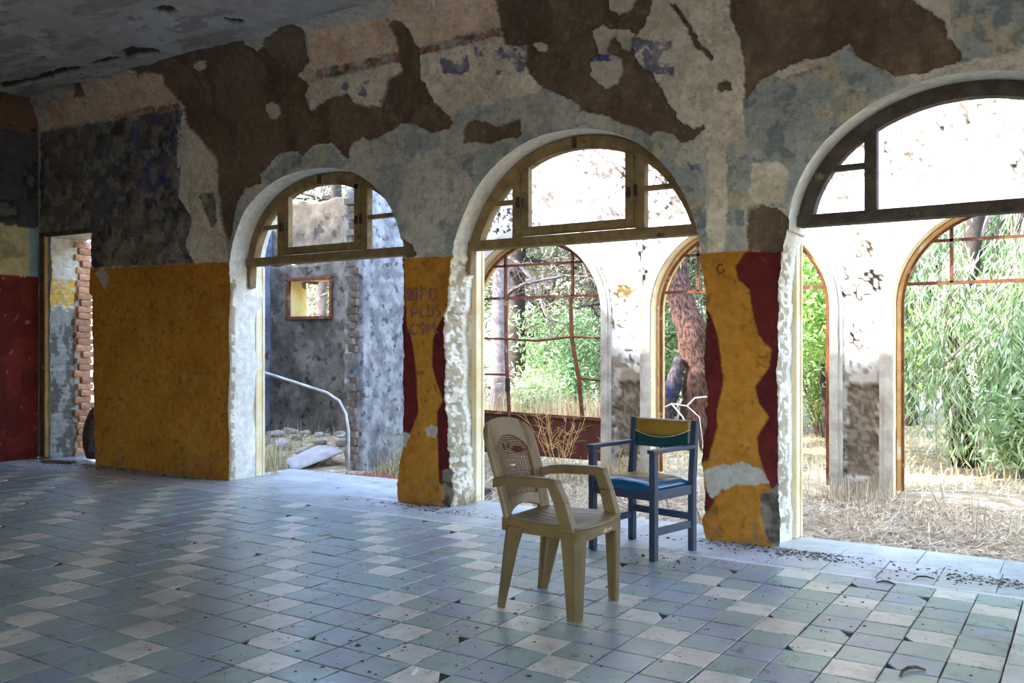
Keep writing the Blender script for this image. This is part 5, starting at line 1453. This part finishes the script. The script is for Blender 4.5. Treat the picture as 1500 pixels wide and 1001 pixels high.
for pts in ([(-4.75, 10.3, 0.1), (-4.55, 10.3, 0.5), (-4.35, 10.3, 0.60), (-4.15, 10.3, 0.58), (-4.0, 10.32, 0.45), (-3.95, 10.3, 0.15)], [(-4.35, 10.3, 0.60), (-4.2, 10.28, 0.45), (-4.12, 10.3, 0.28)], [(-4.55, 10.3, 0.5), (-4.75, 10.35, 0.56), (-4.95, 10.35, 0.5)], [(-4.15, 10.3, 0.58), (-4.05, 10.3, 0.68), (-3.9, 10.3, 0.7)]):
    mb.tube(pts, [0.010, 0.010, 0.009, 0.008, 0.007, 0.005][:len(pts)], 7)
o = mb.build('fallen_branch', M['bleached'], None, smooth=True); tag(o, 'bleached bare branch beside the blue-painted pine base', 'branch')

# ------------------------------------------------------------------ trees
M['bark_grey'] = mat('grey_pine_bark', srgb(150, 136, 132), 0.95, srgb(108, 94, 90), 7, bump=1.0, bscale=16, fine=0.3)
M['bark_pale'] = mat('pale_bark', srgb(184, 170, 170), 0.95, srgb(140, 126, 126), 14, bump=0.8, bscale=14)
M['bark_red'] = mat('red_pine_bark', srgb(122, 88, 76), 0.95, srgb(58, 42, 38), 34, 0.42, 0.6, bump=1.2, bscale=14, fine=0.35, stretch=(1, 1, 0.35))
M['bark_dark'] = mat('dark_bark', srgb(84, 74, 70), 0.95, srgb(60, 52, 50), 8, bump=1.0, bscale=14)
M['blue_bark'] = mat('blue_painted_bark', srgb(96, 84, 84), 0.95, srgb(52, 44, 46), 30, 0.42, 0.6, bump=1.2, bscale=18, third=srgb(44, 58, 98), third_scale=6, third_lo=0.5, third_hi=0.6, stretch=(1, 1, 0.5))
M['needle'] = mat('pine_needles', attr=True, rough=0.38, trans=0.3, spec=0.6)
PINE = [srgb(150, 158, 118), srgb(130, 140, 104), srgb(176, 182, 144), srgb(112, 124, 90)]
EUC = [srgb(168, 190, 140), srgb(190, 206, 164), srgb(140, 172, 112), srgb(206, 216, 184), srgb(120, 156, 100)]


def leaves(centers, spread, per, ln, wd, cols, droop=0.0, name='foliage', arr=None, origin=(0, 0, 0)):
    c = np.repeat(np.asarray(centers, float), per, 0); n = len(c)
    c = c + RNG.normal(0, 1, (n, 3)) * np.asarray(spread)
    d = RNG.normal(0, 1, (n, 3)); d /= np.linalg.norm(d, axis=1)[:, None]
    d[:, 2] = d[:, 2] * (1 - droop) - droop * 1.6; d /= np.linalg.norm(d, axis=1)[:, None]
    e = np.cross(d, RNG.normal(0, 1, (n, 3))); e /= np.maximum(1e-6, np.linalg.norm(e, axis=1))[:, None]
    L = (ln * RNG.uniform(0.6, 1.3, n))[:, None]; W = (wd * RNG.uniform(0.7, 1.3, n))[:, None]
    if arr is not None:
        ok = prune(c, arr, origin, ln) & prune(c + d * L, arr, origin, ln * 0.3)
        c, d, e, L, W = c[ok], d[ok], e[ok], L[ok], W[ok]; n = len(c)
    V = np.stack([c, c + d * L * 0.45 + e * W, c + d * L, c + d * L * 0.45 - e * W], 1).reshape(-1, 3)
    F = np.arange(n * 4).reshape(n, 4)
    cc_ = np.array(cols)[RNG.integers(0, len(cols), n)] * RNG.uniform(0.8, 1.2, n)[:, None]
    return np_mesh(name, V, F, np.repeat(cc_, 4, 0))


TRUNKS = []
QUEUE = []


def trunk_points(path, rad):
    out = []
    for (p_, r0_), (q_, r1_) in zip(zip(path, rad), zip(path[1:], rad[1:])):
        for k_ in range(8): out.append((Vector(p_).lerp(Vector(q_), k_ / 8), r0_ * (1 - k_ / 8) + r1_ * k_ / 8))
    return out


def register(key, path, rad):
    TRUNKS.append((key, trunk_points(path, rad)))


def trunk_array(key):
    return np.array([(p.x, p.y, p.z, r_) for k_, segs in TRUNKS if k_ != key for p, r_ in segs] or [(99, 99, 99, 0)])


def hits(arr, pts, pad=0.02):
    """True if the polyline pts comes within another tree's trunk"""
    P = []
    for a_, b_ in zip(pts, pts[1:]):
        for k_ in range(6): P.append(a_.lerp(b_, k_ / 5))
    P = np.array(P)
    dx = P[:, None, 0] - arr[None, :, 0]; dy = P[:, None, 1] - arr[None, :, 1]; dz = abs(P[:, None, 2] - arr[None, :, 2])
    m = (np.hypot(dx, dy) < arr[None, :, 3] + pad) & (dz < 0.2)
    w_ = (P[:, 1] < 9.1) & (P[:, 0] > -11.5) & (P[:, 2] < 4.0)        # keeps branches out of the porch and ruin walls
    return bool(m.any() or w_.any())


def prune(c, arr, origin, ln):
    """leaf positions (local) that stay clear of other trunks and of the ground"""
    W_ = c + np.array(origin)
    keep = W_[:, 2] > 0.06 + np.clip((W_[:, 1] - 12) / 30, 0, 1) * 0.6
    keep &= ~((W_[:, 0] < -6.5) & (W_[:, 1] < 9.4) & (W_[:, 2] < 3.5))
    for x_, y_, z_, r_ in arr:
        keep &= ~((np.hypot(W_[:, 0] - x_, W_[:, 1] - y_) < r_ + ln * 0.75) & (abs(W_[:, 2] - z_) < 0.3))
    return keep


def tree(*a, **k):
    register(len(QUEUE), a[1], a[2]); QUEUE.append((grow_tree, a, k))


def grow_tree(key, name, path, rad, bark, label, group=None, nbr=16, z_lo=1.2, blen=2.0, leafy=8, per=40, cols=PINE, droop=0.0, ln=0.14, wd=0.012, spread=(0.22, 0.22, 0.18), dead=0.5, seed=0, twig_bark=None, sides=10):
    r = random.Random(seed)
    root = empty(name, path[0]); tag(root, label, 'tree', group)
    p0 = Vector(path[0]); P = [Vector(p) - p0 for p in path]
    # finer trunk with slight irregularity
    pts = []; rr = []
    for i in range(len(P) - 1):
        for q in range(6):
            f = q / 6; pts.append(P[i].lerp(P[i + 1], f) + Vector((r.gauss(0, .01), r.gauss(0, .01), 0))); rr.append((rad[i] * (1 - f) + rad[i + 1] * f) * r.uniform(0.95, 1.06))
    pts.append(P[-1]); rr.append(rad[-1])
    pts[0].z -= 0.15
    MB().tube(pts, rr, sides).build('trunk', bark, root, smooth=True)
    mb = MB(); cent = []; arr = trunk_array(key); at = lambda l_: [v_ + p0 for v_ in l_]
    for b in range(nbr):
        i = r.uniform(0, len(pts) - 2); j = int(i); a = pts[j].lerp(pts[j + 1], i - j)
        if a.z < z_lo: 
            a = pts[r.randrange(len(pts) // 3, len(pts))].copy()
            if a.z < z_lo: continue
        for _try in range(9):
            az = r.uniform(0, 6.28); L = blen * r.uniform(0.5, 1.15) * (0.55 + 0.45 * min(1, a.z / 3)); el = r.uniform(-0.25, 0.6)
            d = Vector((math.cos(az) * math.cos(el), math.sin(az) * math.cos(el), math.sin(el)))
            br = [a]; n = 5
            for s in range(1, n + 1):
                d = (d + Vector((r.gauss(0, .2), r.gauss(0, .2), r.gauss(0, .14) - 0.05))).normalized(); br.append(br[-1] + d * L / n)
            if not hits(arr, at(br)) and min(v_.z for v_ in br) > 0.25: break
        else:
            continue
        R = max(0.01, rr[j] * 0.28)
        mb.tube(br, [R * (1 - 0.15 * s) for s in range(n + 1)], 5, False)
        alive = r.random() > dead
        for s in range(2, n + 1):
            for _ in range(3):
                q = Vector((r.gauss(0, 1), r.gauss(0, 1), r.gauss(0.1, .7))).normalized() * L * r.uniform(0.12, 0.32)
                if (br[s] + q).z < 0.2 or hits(arr, at([br[s], br[s] + q])): continue
                m_ = br[s] + q * 0.5 + Vector((0, 0, r.gauss(0, .03)))
                mb.tube([br[s], m_, br[s] + q], [R * 0.28, R * 0.2, R * 0.08], 3, False)
                if alive: cent += [tuple(m_), tuple(br[s] + q)]
                q2 = q.cross(Vector((r.gauss(0, 1), r.gauss(0, 1), r.gauss(0, 1)))).normalized() * L * 0.12
                if not hits(arr, at([m_, m_ + q2])): mb.tube([m_, m_ + q2], [R * 0.15, R * 0.06], 3, False)
    if nbr: mb.build('branches', twig_bark or bark, root)['kind'] = 'stuff'
    for _ in range(leafy):
        a = pts[-1]; cent.append((a.x + r.gauss(0, blen * 0.4), a.y + r.gauss(0, blen * 0.4), a.z + r.gauss(0, 0.5)))
    if cent and per:
        link('foliage', leaves(cent, spread, per, ln, wd, cols, droop, arr=arr, origin=p0), M['needle'], root)
    return root


def gz(x, y): return ground_z(x, y)
def straight(x, y, h, lx=0.0, ly=0.0, k=4): return [(x + lx * i / k, y + ly * i / k, gz(x, y) + h * i / k) for i in range(k + 1)]


tree('pine_tree', straight(-7.5, 11.2, 6, 0.1, 0), [0.15, 0.135, 0.13, 0.12, 0.1], M['bark_pale'], 'pale straight pine trunk behind the bent steel glazing bars', nbr=12, z_lo=2.0, seed=1, per=30, twig_bark=M['bark_grey'])
tree('pine_tree', straight(-8.1, 12.6, 6.5, 0.05, 0), [0.17, 0.155, 0.15, 0.14, 0.11], M['bark_dark'], 'dark pine trunk standing close behind the pale pine trunk', nbr=12, z_lo=1.4, seed=2, per=30)
tree('pine_tree', [(-4.48, 11.3, gz(-4.48, 11.3)), (-4.42, 11.3, 0.5), (-4.38, 11.3, 0.95), (-4.5, 11.32, 1.5), (-4.72, 11.35, 2.1), (-4.85, 11.4, 2.8), (-5.1, 11.6, 5.0)], [0.25, 0.2, 0.19, 0.19, 0.18, 0.16, 0.12], M['bark_red'], 'leaning red-barked pine trunk beyond the porch', nbr=14, z_lo=2.2, blen=1.5, seed=3, per=30, sides=14, twig_bark=M['bark_grey'])
tree('pine_tree', [(-4.81, 11.02, gz(-4.81, 11.02)), (-4.75, 11.03, 0.4), (-4.65, 11.06, 0.8), (-4.575, 11.115, 1.15)], [0.15, 0.12, 0.11, 0.07], M['blue_bark'], 'pine stump painted blue leaning on the red-barked pine', nbr=0, leafy=0, seed=4)
tree('pine_tree', straight(-5.5, 12.4, 6, -0.1, 0), [0.16, 0.15, 0.14, 0.13, 0.1], M['bark_dark'], 'dark straight pine trunk just beyond the red-barked pine', nbr=14, z_lo=1.0, seed=5, per=40)
tree('slender_tree', [(-2.75, 11.6, gz(-2.75, 11.6)), (-2.85, 11.6, 0.9), (-2.7, 11.6, 1.9), (-2.65, 11.7, 3.2), (-2.8, 11.8, 4.8)], [0.07, 0.06, 0.055, 0.05, 0.03], M['bark_dark'], 'slender dark trunk beside the bright porch pillar', nbr=16, z_lo=1.0, blen=1.3, seed=6, per=46, dead=0.15, cols=[srgb(150, 186, 96), srgb(128, 166, 84), srgb(178, 204, 128)], ln=0.09, wd=0.02)

# weeping eucalyptus filling the porch arch past the sashless window
def eucalyptus(*a):
    register(len(QUEUE), a[4], a[5]); QUEUE.append((grow_eucalyptus, a, {}))


def grow_eucalyptus(key, x, y, seed, label, path, rad, strands, zt, w, dpt, zlo=0.3):
    r = random.Random(seed); root = empty('weeping_tree', (x, y, gz(x, y))); tag(root, label, 'tree')
    p0 = Vector((x, y, gz(x, y))); MB().tube([Vector(p) - p0 - Vector((0, 0, 0.1 if i == 0 else 0)) for i, p in enumerate(path)], rad, 10).build('trunk', M['bark_dark'], root, smooth=True)
    mb = MB(); P = []; arr = trunk_array(key); at = lambda l_: [v_ + p0 for v_ in l_]
    for s in range(strands):
        a = Vector((r.gauss(0, w), r.gauss(0, dpt) - 0.2, r.uniform(zt * 0.35, zt))); L = r.uniform(0.6, 1.5)
        st = [a]; d = Vector((r.gauss(0, 0.4), r.gauss(0, 0.4), 0.3))
        for q in range(8):
            d = (d * 0.6 + Vector((r.gauss(0, 0.05), r.gauss(0, 0.05), -0.5))); st.append(st[-1] + d.normalized() * L / 8)
        st = [t for t in st if t.z > zlo * 0.5]
        if len(st) < 3 or hits(arr, at(st)): continue
        mb.tube(st, 0.0035, 3, False)
        P += [tuple(t) for t in st]
        if s % 9 == 0:
            k = r.randrange(len(path) // 2, len(path)); b = Vector(path[k]) - p0; arm = [b, (b + a) / 2 + Vector((0, 0, 0.25)), a]
            if not hits(arr, at(arm)): mb.tube([b, (b + a) / 2 + Vector((0, 0, 0.25)), a], [0.03, 0.022, 0.008], 5, False)
    mb.build('branches', M['bark_grey'], root)['kind'] = 'stuff'
    link('foliage', leaves(P, (0.05, 0.05, 0.05), 7, 0.15, 0.0105, EUC, 0.72, arr=arr, origin=p0), M['needle'], root)


eucalyptus(-1.05, 12.2, 21, 'weeping pale green tree with a dark forked trunk', [(-1.2, 11.4, gz(-1.2, 11.4)), (-1.35, 11.4, 0.9), (-1.45, 11.4, 1.5), (-1.2, 11.4, 2.2), (-1.1, 11.45, 3.2), (-0.8, 11.6, 5.0)], [0.17, 0.15, 0.12, 0.11, 0.1, 0.06], 300, 4.4, 0.95, 0.5)
eucalyptus(0.15, 11.0, 22, 'low weeping pale green tree sweeping the straw', [(0.3, 11.2, gz(0.3, 11.2)), (0.3, 11.2, 1.2), (0.1, 11.25, 2.2), (-0.3, 11.3, 3.4), (-0.2, 11.4, 5.2)], [0.2, 0.18, 0.17, 0.15, 0.1], 560, 2.5, 0.75, 0.4, 0.35)
eucalyptus(1.9, 11.8, 23, 'broad weeping tree beside the low weeping tree', straight(1.9, 11.8, 5), [0.16, 0.15, 0.13, 0.1, 0.07], 420, 4.2, 0.9, 0.5)

for q_, (x, y, lab) in enumerate(((-7.9, 13.0, 'bare dead tree with tangled grey twigs behind the fresh green shrub'), (-7.1, 13.7, 'bare dead tree with tangled grey twigs beyond the low green shrub'), (-6.5, 12.9, 'bare dead tree with tangled grey twigs beside the tall green shrub'), (-4.7, 13.2, 'bare dead tree with tangled grey twigs behind the red-barked pine'))):
    tree('dead_tree', straight(x, y, 4.2, random.gauss(0, .3), 0), [0.07, 0.06, 0.05, 0.04, 0.02], M['bark_grey'], lab, nbr=46, z_lo=2.0, blen=1.7, leafy=0, per=0, dead=1.0, seed=300 + q_, sides=6)

# green shrubs
def shrub(*a, **k):
    QUEUE.append((grow_shrub, a, k))


def grow_shrub(key, x, y, h, w, n, cols, label, seed, ln=0.11, wd=0.012):
    r = random.Random(seed); root = empty('shrub', (x, y, gz(x, y))); o0 = Vector((x, y, gz(x, y))); arr = trunk_array(None); tag(root, label, 'shrub'); mb = MB(); P = []
    for s in range(n):
        az = r.uniform(0, 6.28); t = abs(r.gauss(0, 0.4)); hh = h * r.uniform(0.5, 1.05)
        st = [Vector((r.gauss(0, 0.04), r.gauss(0, 0.04), -0.05))]
        for q in range(1, 6): f = q / 5; st.append(Vector((math.cos(az) * math.sin(t) * w * f * 1.6, math.sin(az) * math.sin(t) * w * f * 1.2, hh * f)))
        if hits(arr, [v_ + o0 for v_ in st]): continue
        mb.tube(st, [0.012, 0.01, 0.008, 0.006, 0.004, 0.002], 4, False); P += [tuple(st[q] + Vector((r.gauss(0, .1), r.gauss(0, .1), r.gauss(0, .06)))) for q in (2, 3, 3, 4, 4, 5, 5)]
    mb.build('stems', M['bark_grey'], root)['kind'] = 'stuff'; link('foliage', leaves(P, (0.1, 0.1, 0.09), 26, ln, wd, cols, 0.1, arr=arr, origin=o0), M['needle'], root)


GRN = [srgb(150, 190, 130), srgb(176, 206, 156), srgb(122, 170, 108), srgb(198, 218, 178)]
shrub(-6.9, 12.4, 1.9, 0.8, 34, GRN, 'fresh green shrub framed by the bent steel glazing bars', 31)
shrub(-8.75, 13.6, 1.6, 0.8, 26, GRN, 'low green shrub behind the dark pine trunk', 32)
shrub(-5.85, 13.3, 2.1, 0.8, 30, GRN, 'tall green shrub beyond the golden grass', 33)
shrub(-3.4, 13.6, 1.5, 0.7, 26, [srgb(176, 204, 120), srgb(200, 214, 150), srgb(140, 176, 96)], 'yellow-green shrub behind the slender dark trunk', 34)
shrub(-7.0, 11.45, 0.85, 0.7, 30, [srgb(206, 216, 176), srgb(226, 230, 204), srgb(176, 198, 140)], 'low bleached shrub at the foot of the pale pine trunk', 36)
shrub(-0.6, 10.3, 0.9, 0.5, 16, EUC, 'small pale shrub at the foot of the weeping tree', 35)

# the wood behind
k = 0
for (x, y) in ((-10.5, 14.5), (-9.0, 15.0), (-7.4, 14.6), (-6.6, 15.6), (-5.7, 14.4), (-4.6, 15.4), (-3.6, 14.8), (-2.5, 15.6), (-1.2, 14.9), (0.4, 15.5), (1.8, 14.8), (-12.5, 17), (-10.8, 18), (-8.2, 18), (-5.5, 18.5), (-3.0, 18.5), (-0.4, 18.5), (-13.5, 13.5), (-15.5, 15.5), (-11.8, 12.2)):
    k += 1
    tree('pine_tree', straight(x, y, random.uniform(4.5, 7), random.gauss(0, .4), random.gauss(0, .3)), [0.13, 0.12, 0.11, 0.1, 0.06], M['bark_dark'] if k % 3 else M['bark_grey'], ('dark-barked' if k % 3 else 'grey-barked') + ' pine of the tangled wood behind the porch', 'pines of the wood behind the porch', nbr=38 if x < -4 else 26, z_lo=0.5, blen=2.3, leafy=10, per=20, dead=0.68 if x < -4 else 0.5, seed=100 + k, ln=0.2, wd=0.016, spread=(0.26, 0.26, 0.2), sides=7)

for _i, (_f, _a, _k) in enumerate(QUEUE): _f(_i, *_a, **_k)

# ------------------------------------------------------------------ dry grass
TR = np.array([(p.x, p.y, r_) for root_, segs in TRUNKS for p, r_ in segs if p.z < 1.1])


def blocked(P):
    """points that lie in a wall, a pillar, a slab, a stone, the sheet or a trunk"""
    x, y = P[:, 0], P[:, 1]
    m = (y < 6.3) | ((x > -7.24) & (x < -4.66) & (y < 6.82))
    opening = np.zeros(len(x), bool)
    for c_ in ARC: opening |= abs(x - c_) < 0.8
    m |= (y > 8.522) & (y < 8.93) & (x > -6.75) & ~opening
    m |= (abs(x - ARC[0]) < 0.92) & (y > 8.6) & (y < 8.8)
    m |= (x > -6.95) & (x < -6.55) & (y > 7.1) & (y < 8.95)
    m |= (x < -6.55) & (x > -11.5) & (y > 8.84) & (y < 9.4)
    m |= (x < -9.86) & (x > -10.4) & (y < 9.3)
    m |= np.hypot(x + 6.68, y - 7.1) < 0.03
    for a_, b_, r_ in STONES: m |= (np.hypot(x - a_, y - b_) < r_ * 0.95) & (P[:, 2] < 0.4)
    m |= in_sheet(x, y, 0.05) & (P[:, 2] < 0.5)
    for a_, b_, r_ in TR: m |= np.hypot(x - a_, y - b_) < r_ + 0.015
    return m


def blades(n, xf, hmin, hmax, flat, cols, name, label, bend=0.5, wid=0.006, group=None, z0=None):
    P = []; C = []
    xy = xf(n); n = len(xy)
    g = -0.05 + 0.09 * (fbm(xy[:, 0], xy[:, 1], 1.1, 4) - 0.5) + np.clip((xy[:, 1] - 12) / 30, 0, 1) * 0.6 + 0.22 * np.exp(-(((xy[:, 0] + 8.2) / 1.6) ** 2 + ((xy[:, 1] - 8.3) / 0.8) ** 2))
    if z0 is not None: g = np.full(n, z0)
    h = RNG.uniform(hmin, hmax, n); az = RNG.uniform(0, 2 * np.pi, n); til = np.where(RNG.random(n) < flat, RNG.uniform(1.1, 1.5, n), np.abs(RNG.normal(0, bend, n)))
    d = np.c_[np.cos(az) * np.sin(til), np.sin(az) * np.sin(til), np.cos(til)]
    base = np.c_[xy, g - 0.005]
    sd = np.c_[-np.sin(az + 0.6), np.cos(az + 0.6), np.zeros(n)] * (wid * RNG.uniform(0.6, 1.4, n))[:, None]
    mid = base + d * (h * 0.55)[:, None]; tip = base + d * h[:, None]
    tip[:, 2] -= h * 0.22 * np.sin(til); tip[:, 2] = np.maximum(tip[:, 2], g + 0.004); mid[:, 2] = np.maximum(mid[:, 2], g + 0.006)
    if z0 is None:
        ok = ~(blocked(base) | blocked(mid) | blocked(tip))
        base, sd, mid, tip = base[ok], sd[ok], mid[ok], tip[ok]; n = len(base)
    V5 = np.stack([base - sd, base + sd, mid + sd * 0.7, mid - sd * 0.7, tip + sd * 0.15, tip - sd * 0.15], 1).reshape(-1, 3)
    b = np.arange(n)[:, None] * 6
    F4 = np.concatenate([b + np.array([[0, 1, 2, 3]]), b + np.array([[3, 2, 4, 5]])])
    cc_ = np.array(cols)[RNG.integers(0, len(cols), n)] * RNG.uniform(0.8, 1.15, n)[:, None]
    me = np_mesh(name, V5, F4, np.repeat(cc_, 6, 0))
    o = link(name, me, M['straw']); tag(o, label, 'grass', group, 'stuff'); return o


M['straw'] = mat('dry_straw', attr=True, rough=0.8, trans=0.25, spec=0.2)
STR = [srgb(200, 178, 146), srgb(182, 158, 128), srgb(220, 206, 182), srgb(150, 128, 102), srgb(190, 174, 150)]
def xporch(n): return np.c_[RNG.uniform(-5.7, 3.0, n), RNG.uniform(6.4, 8.5, n)]
def clump(cs, n):
    i = RNG.integers(0, len(cs), n); c = np.array(cs)[i]; return np.c_[c[:, 0] + RNG.normal(0, 1, n) * c[:, 2], c[:, 1] + RNG.normal(0, 1, n) * c[:, 2]]
blades(17000, xporch, 0.06, 0.26, 0.985, STR, 'straw_litter', 'flattened dry straw covering the porch ground', 0.4)
def xjamb(n):
    k_ = n * 2 // 3
    a_ = np.c_[-4.35 + np.abs(RNG.normal(0, 0.025, k_)), RNG.uniform(5.9, 6.15, k_)]
    b_ = np.c_[-7.0 + np.abs(RNG.normal(0, 0.03, n - k_)), RNG.uniform(6.26, 6.4, n - k_)]
    return np.vstack([a_, b_])
blades(110, xjamb, 0.06, 0.22, 0.1, [srgb(206, 196, 170), srgb(180, 166, 130)], 'jamb_grass', 'wisps of dry grass against the broken jambs', 0.45, 0.0028, z0=0.0)
blades(2600, lambda n: clump([(-7.4, 6.75, 0.09), (-7.38, 6.95, 0.1), (-7.5, 6.55, 0.1), (-7.6, 7.05, 0.15), (-7.9, 7.5, 0.25), (-6.1, 7.3, 0.14), (-6.3, 7.6, 0.2), (-8.6, 7.9, 0.4)], n), 0.08, 0.34, 0.35, [srgb(206, 190, 150), srgb(176, 158, 112), srgb(150, 150, 96), srgb(220, 208, 178)], 'ruin_grass', 'pale dry grass growing around the rubble beyond the first arch', 0.55, 0.0035)
blades(3600, lambda n: clump([(-1.95, 8.4, 0.09), (-1.65, 8.38, 0.1), (-1.78, 8.3, 0.14), (-4.3, 8.36, 0.1), (-4.05, 8.34, 0.12), (-0.3, 7.4, 0.35), (0.4, 7.2, 0.4), (-1.2, 7.7, 0.4), (-4.45, 8.0, 0.2)], n), 0.06, 0.26, 0.68, STR, 'porch_grass', 'upright dry grass tufts at the feet of the porch pillars', 0.5, 0.004)
def xfield(n):
    y = 9.15 + 9 * RNG.random(n) ** 1.5; r = RNG.uniform(-0.85, 0.35, n); return np.c_[r * y, y]
blades(24000, xfield, 0.05, 0.2, 0.7, [srgb(236, 222, 190), srgb(224, 206, 168), srgb(242, 232, 208), srgb(210, 190, 150)], 'field_grass', 'sunlit dry grass on the ground beyond the porch', 0.5, 0.008)
blades(2400, lambda n: clump([(-6.0, 10.7, 0.22), (-5.7, 11.0, 0.3), (-6.8, 11.0, 0.4), (-7.3, 10.9, 0.4)], n), 0.2, 0.8, 0.08, [srgb(226, 204, 160), srgb(206, 172, 132), srgb(240, 228, 200)], 'tall_grass', 'tall golden grass seen through the bent steel glazing bars', 0.25, 0.007)
